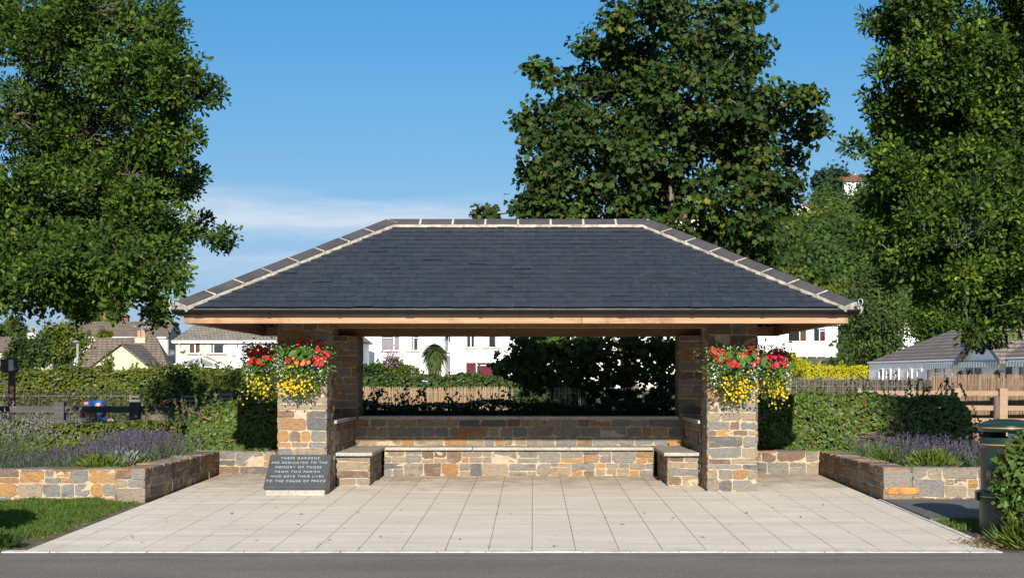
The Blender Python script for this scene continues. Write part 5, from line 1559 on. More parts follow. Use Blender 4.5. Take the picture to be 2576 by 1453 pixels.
def bushy(name, label, c, r, n, leaf, mat, t=CLMP, k=40, group=None, bark=BARK, droop=0, trunk=True, zb=None, cone=0.0, cat='tree'):
    """distant tree: trunk, limbs and a crown of leaf clumps"""
    c, r = np.array(c, float), np.array(r, float)
    zb = zb if zb is not None else float(gground(np.array(c[0]), np.array(c[1])))
    base = np.array([c[0], c[1], zb])
    th = thing(name, label, cat, tuple(base), 0, group)
    u = sph(k); u[:, 1] = np.where(rng.uniform(0, 1, k) < .7, -np.abs(u[:, 1]), u[:, 1])
    rad = rng.uniform(.35, .95, (k, 1))
    cc = u * rad * r
    if cone:
        f = 1 - cone * np.clip((cc[:, 2] / r[2] + 1) / 2, 0, 1); cc[:, :2] *= f[:, None]
    idx = rng.integers(0, k, n)
    sp = rng.uniform(.1, .24, (k, 1)) * r * np.array([1, 1, .8])
    p = cc[idx] + rng.normal(0, 1, (n, 3)) * sp[idx]
    d = nrm(rng.normal(0, .7, (n, 3)) + nrm(p - cc[idx]) * .7 + [0, 0, -droop])
    nv = nrm(sph(n) * .7 + nrm(p) * .6 + [0, -.2, .4])
    npmesh('crown', leafV(p + c - base, d, nv, leaf * rng.uniform(.6, 1.3, n), t), len(t), mat, th)
    mb = MB()
    h = c[2] - zb
    mb.tube([(0, 0, -.3), (rng.normal(0, .1), 0, h * .5), (0, 0, h + r[2] * .3)], [.06 * r[0] + .05, .05 * r[0] + .04, .03], 8)
    for q in cc[:24]:
        mb.tube([(0, 0, max(.2, h * .55)), (q * .5 + (c - base)) * [1, 1, 1], q + c - base], [.035 * r[0], .02 * r[0], .008], 5)
    mb.build('trunk', bark, th)
    return th
def bt(name, label, px, py, rx, ry, Y, n, leaf, mat, **kw):
    s = Y / FPX
    return bushy(name, label, at(px, py, Y), (rx * s, max(rx, ry) * s * .8, ry * s), n, leaf, mat, **kw)
bt('garden_tree', 'small bushy tree with yellowing leaves in front of the bungalow roofs', 158, 868, 62, 58, 55, 5200, .15, HORNB, t=OVAL, k=60, bark=BARKP)
bt('garden_tree', 'loose olive green tree left of the yellowing tree', 70, 890, 62, 48, 52, 4200, .14, WILLOW, t=OVAL, k=50)
bt('young_tree', 'thin sapling in front of the cream gable wall', 272, 915, 14, 34, 48, 420, .1, HORNB, t=OVAL, k=14)
bt('distant_tree', 'dense round dark tree rising behind the long brown roof', 240, 778, 66, 36, 210, 5000, 1.0, WOODL, k=60)
bt('distant_tree', 'small windblown tree behind the chimney pot house', 30, 838, 30, 24, 190, 1600, .9, WILLOW, k=30)
bt('distant_tree', 'small shrubby tree in front of the eaves of the long brown roof', 264, 842, 18, 10, 140, 500, .5, HORNB, k=14)
bt('weeping_tree', 'tall grey-green drooping tree behind the golden hedge', 2195, 790, 85, 135, 84, 19000, .19, WILLOW, t=OVAL, k=90, droop=.7)
bt('ash_tree', 'bright green feathery tree behind the bungalow roof', 2350, 800, 75, 80, 92, 12000, .22, OAKLEAF2, t=OVAL, k=80)
bt('ash_tree', 'dark tree filling the gap above the bungalow ridge', 2400, 760, 90, 110, 104, 12000, .26, WOODL, t=OVAL, k=90)
bt('ash_tree', 'dark tree behind the bungalow beneath the overhanging oak', 2520, 740, 90, 110, 100, 11000, .26, WOODL, t=OVAL, k=80)
bt('hill_tree', 'broad dark evergreen on the skyline of the hill', 2095, 470, 44, 44, 216, 4500, .8, CONIF, k=70)
bt('hill_tree', 'dark tree beside the white house with the red gable', 2085, 545, 44, 30, 205, 2600, .9, WOODL, k=40)
bt('bush_tree', 'dark shrubby tree behind the right hand white house', 2110, 690, 60, 70, 165, 9000, .34, WOODL, k=60)
# wood covering the hillside: one mass
P_, D_, N_, S_ = [], [], [], []
for i in range(560):
    Y = rng.uniform(124, 252); px = rng.uniform(1480, 2760) if i % 3 else rng.uniform(1860, 2400)
    if px < 2130: Y = rng.uniform(150, 252)
    X = (px - VX) * Y / FPX
    z = float(gground(np.array(X), np.array(Y)))
    r = rng.uniform(1.6, 3.6); hgt = r * rng.uniform(.65, .95)
    m = 330
    qx, qy = VX + X * FPX / Y, VY - (z + hgt * .8 - CH) * FPX / Y
    if any(a < qx < b_ and c_ < qy < d_ for a, b_, c_, d_ in ((1985, 2062, 498, 560), (2108, 2190, 425, 505), (2150, 2262, 478, 560))): r, hgt = r * .5, hgt * .3   # gardens of the hillside houses
    u = sph(m); u[:, 1] = -np.abs(u[:, 1])
    q = u * np.array([r, r, hgt]) * rng.uniform(.75, 1.05, (m, 1)) + np.array([X, Y, z + hgt * .5])
    P_.append(q); D_.append(nrm(u * .4 + sph(m) * .7)); N_.append(nrm(u + sph(m) * .5)); S_.append(rng.uniform(.3, .7, m))
P_, D_, N_, S_ = map(np.concatenate, (P_, D_, N_, S_))
sel = rng.uniform(0, 1, len(P_))
tag(npmesh('woodland', leafV(P_, D_, N_, S_, CLMP), len(CLMP), [WOODL, HORNB, WILLOW], None, mi=np.repeat(rng.choice([0, 0, 0, 2, 2, 1], 560), 330)), 'dense wood and scrub covering the hillside', 'woodland', kind='stuff')

# cabbage palm
def palm(label, base, h, r):
    th = thing('palm_tree', label, 'palm tree', tuple(base))
    mb = MB(); mb.tube([(0, 0, 0), (.04, 0, h * .5), (0, 0, h)], [.16, .12, .1], 10); mb.build('trunk', BARK, th)
    n = 620
    u = sph(n); u[:, 2] = u[:, 2] * .9 + .12; u = nrm(u)
    k = 0
    V = []
    L = r * rng.uniform(.75, 1.1, n)
    side = nrm(np.cross(u, np.broadcast_to([0, 0, 1.], (n, 3))))
    c0 = np.array([0, 0, h])
    pts = [c0 + u * (L * s)[:, None] + np.array([0, 0, -1]) * (L * s * s * .62)[:, None] for s in (.05, .5, 1)]
    w_ = .055
    V = np.stack([pts[0] - side * w_, pts[1] - side * w_, pts[2], pts[1] + side * w_, pts[0] + side * w_], 1).reshape(-1, 3)
    npmesh('crown', V, 5, islandmat('palm_blade', [(.06, .09, .025), (.09, .12, .035), (.05, .075, .02)], .5, .2), th)
    n = 260
    a = rng.uniform(0, 2 * PI, n); z0 = h - rng.uniform(0, h * .55, n)
    o = np.stack([np.cos(a), np.sin(a), np.zeros(n)], -1); side = np.stack([-np.sin(a), np.cos(a), np.zeros(n)], -1)
    b0_ = np.stack([np.zeros(n), np.zeros(n), z0], -1)
    rr_ = rng.uniform(.16, .4, (n, 1)); q1 = b0_ + o * rr_ + np.array([0, 0, -.2]); q2 = b0_ + o * rr_ * 1.3 + np.array([0, 0, -1.]) * rng.uniform(.5, 1, (n, 1))
    V = np.stack([b0_ - side * .03, q1 - side * .03, q2, q1 + side * .03, b0_ + side * .03], 1).reshape(-1, 3)
    npmesh('dead_fronds', V, 5, islandmat('palm_dead', [(.16, .13, .06), (.09, .1, .035), (.07, .1, .03), (.2, .16, .08)], .7, .2), th)
    return th
pb = P(1093, 950, 80)
palm('shaggy cabbage palm standing in front of the white terrace', (pb.x, 80, .3), 2.9, 1.0)

# ------------------------------------------------------------------ houses
class House:
    def __init__(s, name, label, Y, px0, rz=0, cat='house', z0=.3):
        s.Y = Y; s.ox = (px0 - VX) * Y / FPX; s.z0 = z0
        s.t = thing(name, label, cat, (s.ox, Y, z0), rz)
    def xd(s, px, y): return (px - VX) * (s.Y + y) / FPX - s.ox
    def zd(s, py, y): return CH - (py - VY) * (s.Y + y) / FPX - s.z0
    def x(s, px): return (px - VX) * s.Y / FPX - s.ox
    def z(s, py): return CH - (py - VY) * s.Y / FPX - s.z0
    def part(s, name, mb, m, par=None, **kw): return mb.build(name, m, par or s.t, **kw)
    def boxp(s, name, m, x0, x1, y0, y1, z0, z1, par=None, **kw):
        mb = MB(); mb.box(x0, x1, y0, y1, z0, z1); return s.part(name, mb, m, par, **kw)
    def window(s, x0, x1, z0, z1, mull=(), trans=(), fill=(), sill=True, y=0, fr=.06, frm=WHITE, glass=GLASS, sillm=None):
        """fill: (fraction a, fraction b, z fraction a, z fraction b, material) for curtains and blinds"""
        mb = MB(); f = fr; y0, y1 = y - .05, y + .02
        mb.box(x0, x1, y0, y1, z0, z0 + f); mb.box(x0, x1, y0, y1, z1 - f, z1)
        mb.box(x0, x0 + f, y0, y1, z0 + f, z1 - f); mb.box(x1 - f, x1, y0, y1, z0 + f, z1 - f)
        xs = [x0 + f] + [x0 + (x1 - x0) * q for q in mull] + [x1 - f]
        for q in mull:
            xm = x0 + (x1 - x0) * q; mb.box(xm - f * .7, xm + f * .7, y0, y1, z0 + f, z1 - f)
        for (i, q) in trans:
            zz = z0 + (z1 - z0) * q
            mb.box(xs[i] + (f * .7 if i else 0), xs[i + 1] - (f * .7 if i < len(mull) else 0), y0 + .004, y1, zz - f * .5, zz + f * .5)
        w_ = mb.build('window', frm, s.t)
        s.boxp('pane', glass, x0 + f * .5, x1 - f * .5, y - .012, y + .01, z0 + f * .5, z1 - f * .5, w_)
        for a, b, za, zb_, m in fill:
            s.boxp('curtain' if m not in (BLIND, GREYB) else 'blind', m, x0 + f + (x1 - x0 - 2 * f) * a, x0 + f + (x1 - x0 - 2 * f) * b, y - .02, y - .013, z0 + f + (z1 - z0 - 2 * f) * za, z0 + f + (z1 - z0 - 2 * f) * zb_, w_)
        if sill: s.boxp('sill', sillm or SILLM, x0 - .08, x1 + .08, y - .12, y + .02, z0 - .08, z0 - .003, w_)
        return w_
    def gable(s, x0, x1, y0, y1, z0, ridge, m, ov=.3, along='x', th=.12):
        """pitched roof slabs"""
        mb = MB()
        if along == 'x':
            ym = (y0 + y1) / 2
            sl = (ridge - z0) / (ym - y0)
            for sg, ya in ((-1, y0 - ov), (1, y1 + ov)):
                mb.prism([(x0 - ov, ya, z0 - sl * ov), (x0 - ov, ym, ridge), (x0 - ov, ym, ridge - th), (x0 - ov, ya, z0 - sl * ov - th)], (x1 - x0 + 2 * ov, 0, 0))
        else:
            xm = (x0 + x1) / 2; sl = (ridge - z0) / (xm - x0)
            for sg, xa in ((-1, x0 - ov), (1, x1 + ov)):
                mb.prism([(xa, y0 - ov, z0 - sl * ov), (xm, y0 - ov, ridge), (xm, y0 - ov, ridge - th), (xa, y0 - ov, z0 - sl * ov - th)], (0, y1 - y0 + 2 * ov, 0))
        return s.part('roof', mb, m)
    def hip(s, x0, x1, y0, y1, z0, ridge, m, ov=.3, il=None, ir=None):
        d = (y1 - y0) / 2; il = d if il is None else il; ir = d if ir is None else ir
        X0, X1, Y0, Y1 = x0 - ov, x1 + ov, y0 - ov, y1 + ov; ym = (y0 + y1) / 2
        mb = MB()
        a, b, c_, d_ = (X0, Y0, z0), (X1, Y0, z0), (X1, Y1, z0), (X0, Y1, z0); e_, f_ = (x0 + il, ym, ridge), (x1 - ir, ym, ridge)
        lo = [(p[0], p[1], z0 - .1) for p in (a, b, c_, d_)]
        mb.raw([a, b, c_, d_, e_, f_] + lo, [(0, 1, 5, 4), (1, 2, 5), (2, 3, 4, 5), (3, 0, 4), (0, 6, 7, 1), (1, 7, 8, 2), (2, 8, 9, 3), (3, 9, 6, 0), (9, 8, 7, 6)])
        return s.part('roof', mb, m)
    def gut(s, x0, x1, y, z, m=WHITE, pipe=None):
        mb = MB(); mb.box(x0, x1, y - .02, y + .12, z - .2, z - .02); mb.box(x0, x1, y - .13, y - .022, z - .1, z + .0)
        o = s.part('gutter', mb, m)
        if pipe is not None:
            mb = MB(); mb.tube([(pipe, y - .1, z - .1), (pipe, y + .2, z - .5), (pipe, y + .2, 0)], .045, 8); mb.build('downpipe', m, s.t)
        return o
    def chimney(s, x, y, z0, z1, w=.5, m=BRICK, pots=1, roof=None, pm=None):
        mb = MB(); mb.box(x - w / 2, x + w / 2, y - w / 2, y + w / 2, z0, z1); mb.box(x - w / 2 - .05, x + w / 2 + .05, y - w / 2 - .05, y + w / 2 + .05, z1 - .14, z1 - .04)
        c = mb.build('chimney', m, s.t)
        for i in range(pots):
            mb = MB(); mb.lathe([(.13, 0), (.15, .04), (.11, .1), (.1, .42), (.125, .44), (.12, .5), (.07, .5), (.07, .1)], (x + (i - (pots - 1) / 2) * .32, y, z1), 12)
            mb.build('chimney_pot', pm or BRICK, c)
    def dish(s, x, z, y=0, r=.35, m=None):
        mb = MB(); k = 16
        prof = [(r * q / 5, -.09 * (1 - (q / 5) ** 2)) for q in range(6)]
        mb.lathe([(a, b) for a, b in prof] + [(r, .012), (r * .8, -.02)], k=k)
        o = mb.build('satellite_dish', m or plain('dish_grey', (.42, .4, .37), .5, .1, 4), s.t, smooth=True)
        o.location = (x, y - .3, z); o.rotation_euler = (R(72), 0, R(24))
        mb = MB(); mb.bar((0, 0, 0), (r * .1, -r * .8, r * .9), .025, .025); mb.tube([(0, 0, -.06), (0, .0, -.34)], .025, 6); mb.build('dish_arm', IRON, o)
SILLM = plain('stone_sill', (.25, .2, .17), .85, .2, 8)
# white/peach semi on the left
h = House('semi_detached_house', 'two storey semi with a peach half and a white half, behind the long hedge', 115, 442)
x1 = h.x(900); xm = h.x(572); ze = h.z(856)
h.boxp('wall', RENDERP, 0, xm, 0, 8, -1.5, ze); h.boxp('wall', RENDERW, xm + .002, x1, .003, 8, -1.5, ze)
h.hip(0, x1, 0, 8, ze, ze + 2.85, TILE_GREY, .3, 2.6, 3)
h.gut(-.25, x1 + .2, -.32, ze + .02, pipe=.35)
wz0, wz1 = h.z(888), h.z(858)
h.window(h.x(475), h.x(505), wz0, wz1, (.53,), ((0, .8),), ((0, .47, 0, .75, BLIND), (.6, 1, 0, 1, BLIND)))
h.window(h.x(522), h.x(567), wz0, wz1, (.34,), ((1, .78),), ((0, .2, 0, .97, CURTAIN), (.9, 1, 0, .72, CURTAIN)))
h.window(h.x(609), h.x(640), wz0, wz1, (.55,), ((0, .75),), ((.04, .45, 0, .68, GREYB), (.65, 1, 0, .9, GREYB)), sillm=plain('plum_sill', (.2, .06, .09), .7, .1))
h.window(h.x(665), h.x(700), wz0, wz1, (.5,), ((1, .75),), ((.04, .3, 0, .68, CURTAIN),))
h.window(h.x(520), h.x(560), h.z(935), h.z(905), (.5,), (), ())
h.window(h.x(610), h.x(650), h.z(935), h.z(905), (.5,), (), ())
h.dish(h.x(460), h.z(876), 0, .24)
# glass conservatory roof
h = House('conservatory', 'white framed glass conservatory with a shallow pyramid roof, against the peach house', 110.6, 420, cat='conservatory')
W = h.x(566); D = 3.6; ze = h.z(923); za = h.z(895); ax_, ay = h.x(486), 1.9
mb = MB()
cor = [(0, 0, ze), (W, 0, ze), (W, D, ze), (0, D, ze)]; ap = (ax_, ay, za); ap2 = (ax_ + .4, D, za)
mb.poly([cor[0], cor[1], ap]); mb.poly([cor[1], cor[2], ap2, ap]); mb.poly([cor[3], cor[0], ap, ap2])
h.part('roof_glass', mb, plain('tinted_roof_glass', (.22, .215, .18), .25, .1, 3))
mb = MB()
for a, b in ((cor[0], cor[1]), (cor[1], cor[2]), (cor[3], cor[0])): mb.bar(a, b, .14, .16)
for a, b in ((cor[0], ap), (cor[1], ap), (ap, ap2)): mb.bar((a[0], a[1] - .03, a[2] + .05), (b[0], b[1] - .03, b[2] + .05), .14, .1)
for q in (.2, .4, .6, .8):
    a = (W * q, -.02, ze + .04); t_ = .93 if q in (.4, .6) else .5 if q == .8 else .5
    b = (a[0] + (ap[0] - a[0]) * t_ * (.25 if q in (.2, .8) else 1), ay * t_ - .03, ze + (za - ze) * t_ + .05)
    mb.bar(a, b, .08, .06)
mb.box(ax_ - .06, ax_ + .06, ay - .06, ay + .06, za, za + .35)
h.part('roof_frame', mb, WHITE)
h.boxp('wall', WHITE, .1, W - .1, .1, D, -.5, .5)
for i in range(6):
    a = .1 + (W - .2) * i / 6; h.window(a + .02, a + (W - .2) / 6 - .02, .5, ze - .08, (), (), (), False, y=.12)
# long roof of the terrace behind
h = House('terraced_house', 'long brown roofed terrace with three red chimneys, farthest back on the left', 160, 150, z0=.3)
x1 = h.x(419); ze = h.z(845); zr = h.z(804)
h.boxp('wall', RENDERW, 0, x1, 0, 7.2, -1, ze)
mb = MB(); mb.prism([(x1 + .002, 0, -1), (x1 + .002, 0, ze), (x1 + .002, 3.6, zr - .1), (x1 + .002, 7.2, ze), (x1 + .002, 7.2, -1)], (.2, 0, 0)); h.part('gable_wall', mb, RENDERG)
mb = MB(); mb.prism([(-.2, 0, -1), (-.2, 0, ze), (-.2, 3.6, zr - .1), (-.2, 7.2, ze), (-.2, 7.2, -1)], (.19, 0, 0)); h.part('gable_wall', mb, RENDERG)
h.gable(0, x1, 0, 7.2, ze, zr, TILE_BROWN, .2)
h.gut(0, x1, -.25, ze - .05)
for px in (236, 290, 386): h.chimney(h.x(px), 4.0, zr - .6, zr + .75, .7, BRICK, 1)
for px in (200, 225, 243, 262): h.window(h.x(px), h.x(px + 12), h.z(862), h.z(850), (.5,))
for px in (330, 355, 380): h.window(h.x(px), h.x(px + 12), h.z(862), h.z(850), (.5,))
mb = MB(); mb.prism([(x1 + .22, 0, -1), (x1 + 1.3, 3.6, -1), (x1 + 1.3, 3.6, zr - .5), (x1 + .22, 0, ze)], (0, .2, 0))
# cream gabled bungalow
h = House('bungalow', 'cream gabled bungalow with brown tiled roofs, in front of the long terrace', 90, 215)
xg0, xg1 = h.x(218), h.x(386); xa = h.x(306)
zt = h.z(866); zl = h.z(929)
mb = MB(); mb.prism([(xg0, 0, -1.5), (xg1, 0, -1.5), (xg1, 0, zl), (xa, 0, zt), (xg0, 0, zl)], (0, 5, 0)); h.part('gable_wall', mb, RENDERC)
mb = MB()
for sx in (xg0 - .25, xg1 + .25):
    zz = zl - (zt - zl) / (xg1 - xa) * .25
    mb.prism([(sx, -.25, zz + .1), (xa, -.25, zt + .12), (xa, -.25, zt + .02), (sx, -.25, zz)], (0, 6, 0))
h.part('gable_roof', mb, TILE_BROWN)
xr0, xr1 = h.x(190), h.x(446)
zr = h.z(848)
h.boxp('wall', RENDERC, h.xd(190, 3), h.xd(420, 3), 3, 7.6, -1.5, h.z(934))
mb = MB()
e0 = h.z(932)
A_, B_, Cc, Dd = (h.xd(175, 2.6), 2.6, e0), (h.xd(428, 2.6), 2.6, e0), (h.xd(448, 8), 8, e0), (h.xd(200, 8), 8, e0); E_, F_ = (h.xd(243, 5.4), 5.4, h.zd(849, 5.4)), (h.xd(393, 5.4), 5.4, h.zd(845, 5.4))
mb.raw([A_, B_, Cc, Dd, E_, F_], [(0, 1, 5, 4), (2, 3, 4, 5), (3, 0, 4), (0, 3, 2, 1)])
h.part('roof', mb, TILE_BROWN)
mb = MB(); mb.raw([B_, Cc, F_], [(0, 1, 2)]); h.part('roof_end', mb, plain('weathered_brown_tile', (.19, .135, .1), .9, .35, 2.5))
h.chimney(h.x(299), 5.2, h.z(880), h.z(843), .62, RENDERC, 2, pm=plain('terracotta_pot', (.5, .25, .12), .8, .2, 8))
h.boxp('chimney_shoulder', RENDERC, h.x(285), h.x(297), 4.9, 5.6, h.z(870), h.z(852))
mb = MB(); mb.tube([(h.x(249), 5.4, h.z(868)), (h.x(249), 5.4, h.z(858))], .09, 8); h.part('vent_pipe', mb, GUTTER)
h.dish(h.xd(432, 2.4), h.zd(886, 2.4), 2.6, .22, plain('dark_dish', (.09, .1, .12), .5, .1, 4))
mb = MB(); x_ = h.x(300); zq = h.z(842)
mb.bar((x_, 5.2, zq), (x_, 5.2, zq + .8), .03, .03); mb.bar((x_ - .7, 5.2, zq + .75), (x_ + .5, 5.2, zq + .72), .025, .025)
for q in (-.6, -.3, 0, .3): mb.bar((x_ + q, 4.9, zq + .74), (x_ + q, 5.5, zq + .74), .02, .02)
h.part('aerial', mb, IRON)
# far left red roof and white chimney
h = House('far_house', 'low far house with a white chimney, at the left edge behind the trees', 130, -60)
ze = h.z(878); x1 = h.x(132)
h.boxp('wall', RENDERG, 0, x1, 0, 6, -1, ze); h.gable(0, x1, 0, 6, ze, h.z(843), TILE_BROWN, .2)
h.chimney(h.x(54), 3, h.z(850), h.z(834), .7, RENDERW, 1); h.window(h.x(20), h.x(40), h.z(905), h.z(888), (.5,))
# white terrace behind the shelter
h = House('white_terrace', 'white rendered terrace with grey and pale blinds, left part of the view through the shelter', 125, 880)
ze = h.z(800)
x1 = h.x(1119)
h.boxp('wall', RENDERW, 0, x1, 0, 8, -1.5, ze); h.hip(0, x1, 0, 8, ze, ze + 2.4, TILE_GREY, .3)
h.gut(-.2, x1 + .2, -.32, ze)
u0, u1 = h.z(881), h.z(846)
h.window(h.x(896), h.x(919), u0, u1, (.45,), (), ((.5, 1, 0, 1, CURTAIN),))
h.window(h.x(959), h.x(1006), u0, u1 + .1, (.68,), ((0, .86),), ((.02, .66, 0, .82, GREYB), (.72, 1, 0, .95, GREYB)))
h.window(h.x(1025), h.x(1055), u0, u1 + .1, (.52,), ((1, .86),), ((0, .4, 0, 1, CURTAIN), (.86, 1, 0, .8, CURTAIN)))
h.window(h.x(1008), h.x(1052), h.z(948), h.z(915), (.12, .62), (), ((.72, .95, 0, 1, CURTAIN),), False)
mb = MB(); xq = h.x(1013); zq = h.z(890)
mb.bar((xq, -.1, zq - .3), (xq, -.5, zq + .2), .04, .04); mb.bar((xq - 1.0, -.5, zq - .25), (xq + .2, -.5, zq + .15), .025, .025)
for q in (-.8, -.5, -.2, .1): mb.bar((xq + q, -.5, zq + q * .33 - .22), (xq + q, -.5, zq + q * .33 + .3), .02, .02)
h.part('aerial', mb, IRON)
h = House('porch_block', 'recessed white link with a dark grey porch between the two white terraces', 128, 1116)
h.boxp('wall', RENDERW, 0, h.x(1142), 0, 6, -1.5, h.z(800)); h.boxp('porch', plain('grey_porch', (.2, .19, .19), .8, .15, 3), h.x(1117), h.x(1136), -1.4, -.01, -1, h.z(894)); 
h.window(h.x(1119), h.x(1130), h.z(884), h.z(846), (), (), ((0, 1, 0, .8, GREYB),))
h = House('white_terrace', 'white rendered terrace with crimson curtains in its ground floor window', 124, 1133)
x1 = h.x(1560); ze = h.z(800)
h.boxp('wall', plain('painted_stone', (.8, .79, .77), .85, .05, 2, .9, 5), 0, x1, 0, 8, -1.5, ze); h.hip(0, x1, 0, 8, ze, ze + 2.4, TILE_GREY, .3)
h.gut(-.2, x1 + .2, -.32, ze)
u0, u1 = h.z(873), h.z(838)
h.window(h.x(1171), h.x(1198), u0, u1, (.5,), (), ((.82, 1, 0, 1, CURTAIN), (0, .12, 0, 1, CURTAIN)))
h.window(h.x(1214), h.x(1259), u0, u1, (.34,), (), ((0, .3, 0, 1, CURTAIN), (.72, 1, 0, 1, CURTAIN)))
h.window(h.x(1302), h.x(1347), u0, u1, (.33,), (), ((.36, 1, 0, 1, CURTAIN),))
h.window(h.x(1363), h.x(1396), u0, u1, (.66,), (), ((0, .62, 0, 1, plain('pink_blind', (.38, .22, .24), .8, .3, 9)), (.7, 1, 0, 1, CURTAIN)))
h.window(h.x(1171), h.x(1255), h.z(947), h.z(909), (.33,), ((1, .78),), ((.0, .3, 0, .96, CRIMSON), (.36, .66, .82, .97, CRIMSON), (.7, .99, .82, .97, CRIMSON), (.38, .99, 0, .72, CRIMSON)), False)
h.window(h.x(1380), h.x(1420), h.z(947), h.z(909), (.4,), (), ())
h.dish(h.x(1298), h.z(890), 0, .36, plain('rusty_dish', (.24, .13, .075), .7, .3, 8))
h = House('cream_house', 'cream house wall glimpsed between the sycamore trunks', 118, 1600)
h.boxp('wall', plain('pale_cream_render', (.68, .62, .5), .85, .05, 2), 0, h.x(1760), 0, 8, -1.5, h.z(815)); h.hip(0, h.x(1760), 0, 8, h.z(815), h.z(815) + 2.2, TILE_GREY)
for px in (1622, 1668, 1715): h.window(h.x(px), h.x(px + 26), h.z(880), h.z(850), (.5,))
# white house on the right
h = House('white_house', 'plain white two storey house with brown curtains, behind the golden hedge', 138, 1880)
x1 = h.x(2108); ze = h.z(812)
h.boxp('wall', RENDERW, 0, x1, 0, 8, -1.5, ze); h.hip(0, x1, 0, 8, ze, ze + .9, TILE_GREY, .25)
h.gut(-.2, x1 + .2, -.28, ze, pipe=x1 - .5)
h.window(h.x(1982), h.x(2029), h.z(858), h.z(824), (.63,), (), ((.68, .95, 0, 1, BLIND),), sillm=RENDERG)
h.window(h.x(2046), h.x(2077), h.z(858), h.z(824), (.5,), ((1, .8),), ((.62, .8, 0, .75, CRIMSON),), sillm=RENDERG)
h.window(h.x(2010), h.x(2077), h.z(926), h.z(894), (.3, .66), ((2, .72),), ((.72, .98, 0, .7, CURTAIN),), False)
# long bungalow on the right, its front turned toward the garden
YB0, YB1, XB = 77.0, 31.0, 18.2
h = House('long_bungalow', 'long white bungalow with striped awnings and a small gable carrying a round sign', 77, 2190, rz=-PI / 2, cat='bungalow')
h.t.location = (XB, YB0, .38); h.t.rotation_euler = (0, 0, -PI / 2 + R(6))
LB = YB0 - YB1
def lb(px):
    k = (px - VX) / FPX; dx, dy = math.sin(R(6)), -math.cos(R(6)); return (k * YB0 - XB) / (dx - k * dy)
def lz(px, py): t_ = lb(px); return CH - (py - VY) * (YB0 - t_ * math.cos(R(6))) / FPX - .38
#         # distance along the front from the far corner
WALLB = plain('magnolia_render', (.84, .8, .72), .85, .06, 1.5, .2, 30)
h.boxp('wall', WALLB, 0, LB, 0, 6.6, -.6, 2.1)
h.hip(0, LB, 0, 6.6, 2.1, 3.72, TILE_DARK, .03, 3.2, 3.2)
mb = MB(); mb.box(-.1, LB, -.07, -.032, 2.03, 2.1); h.part('gutter', mb, WHITE)
for px in (2212, 2231, 2252, 2284, 2308, 2333):
    a = lb(px); h.window(a, a + .62, .3, lz(px, 925), (), (), (), False)
def wpx(a, b, z0, z1, **k): return h.window(lb(a), lb(b), z0, z1, sill=False, **k)
wpx(2352, 2398, .3, 1.75, mull=(.5,), trans=((0, .8), (1, .8)))
wpx(2430, 2474, .3, 1.75, mull=(.5,))
wpx(2530, 2551, .1, 1.8)
wpx(2564, 2600, .3, 1.75, mull=(.5,))
mb = MB(); mb.box(lb(2528), lb(2545), -.03, -.012, .0, 1.85); h.part('door', mb, plain('dark_door', (.03, .03, .035), .5, .2))
# porch gable
g0, g1 = lb(2424), lb(2527); gm = (g0 + g1) / 2
mb = MB(); mb.prism([(g0, -.05, 2.0), (g1, -.05, 2.0), (gm, -.05, 3.25)], (0, 4, 0)); h.part('gable', mb, WHITE)
mb = MB()
for gx in (g0 - .25, g1 + .25):
    zz = 2.0 - .25 * 1.25 / (gm - g0)
    mb.prism([(gx, -.30, zz + .14), (gm, -.30, 3.42), (gm, -.30, 3.26), (gx, -.30, zz - .02)], (0, 5, 0))
h.part('gable_roof', mb, TILE_DARK)
mb = MB()
for gx in (g0 - .25, g1 + .25):
    zz = 2.0 - .25 * 1.25 / (gm - g0)
    mb.prism([(gx, -.34, zz + .15), (gm, -.34, 3.43), (gm, -.34, 3.22), (gx, -.34, zz - .06)], (0, .035, 0))
h.part('bargeboard', mb, plain('blue_grey_board', (.09, .11, .15), .6, .1))
mb = MB(); k = 28
mb.prism([(gm + .42 * math.cos(2 * PI * i / k), -.11, 2.62 + .34 * math.sin(2 * PI * i / k)) for i in range(k)], (0, .05, 0)); sg = h.part('round_sign', mb, plain('sign_navy', (.02, .03, .1), .5, .1))
mb = MB(); mb.prism([(gm + .33 * math.cos(2 * PI * i / k), -.125, 2.62 + .265 * math.sin(2 * PI * i / k)) for i in range(k)], (0, .013, 0)); h.part('emblem', mb, plain('sign_blue', (.08, .16, .42), .5, .3, 9), sg)
mb = MB()
for (a, b, r_) in ((-.1, .02, .1), (.12, -.08, .07), (.03, .14, .06), (.0, -.18, .05)):
    mb.prism([(gm + a + r_ * math.cos(2 * PI * i / 9) * (1 if i % 2 else .6), -.134, 2.62 + b + r_ * math.sin(2 * PI * i / 9)) for i in range(9)], (0, .009, 0))
h.part('emblem', mb, plain('sign_gold', (.6, .4, .08), .5, .2), sg)
STRIPE, nts, bs = newmat('awning_stripe')
co_ = objco(nts); sx_ = N(nts, 'ShaderNodeSeparateXYZ'); nts.links.new(co_, sx_.inputs[0])
mm = N(nts, 'ShaderNodeMath', operation='PINGPONG'); mm.inputs[1].default_value = .14; nts.links.new(sx_.outputs[0], mm.inputs[0])
gt = N(nts, 'ShaderNodeMath', operation='GREATER_THAN'); gt.inputs[1].default_value = .07; nts.links.new(mm.outputs[0], gt.inputs[0])
nts.links.new(mixc(nts, gt.outputs[0], (.16, .25, .24), (.6, .6, .57)), bs.inputs['Base Color'])
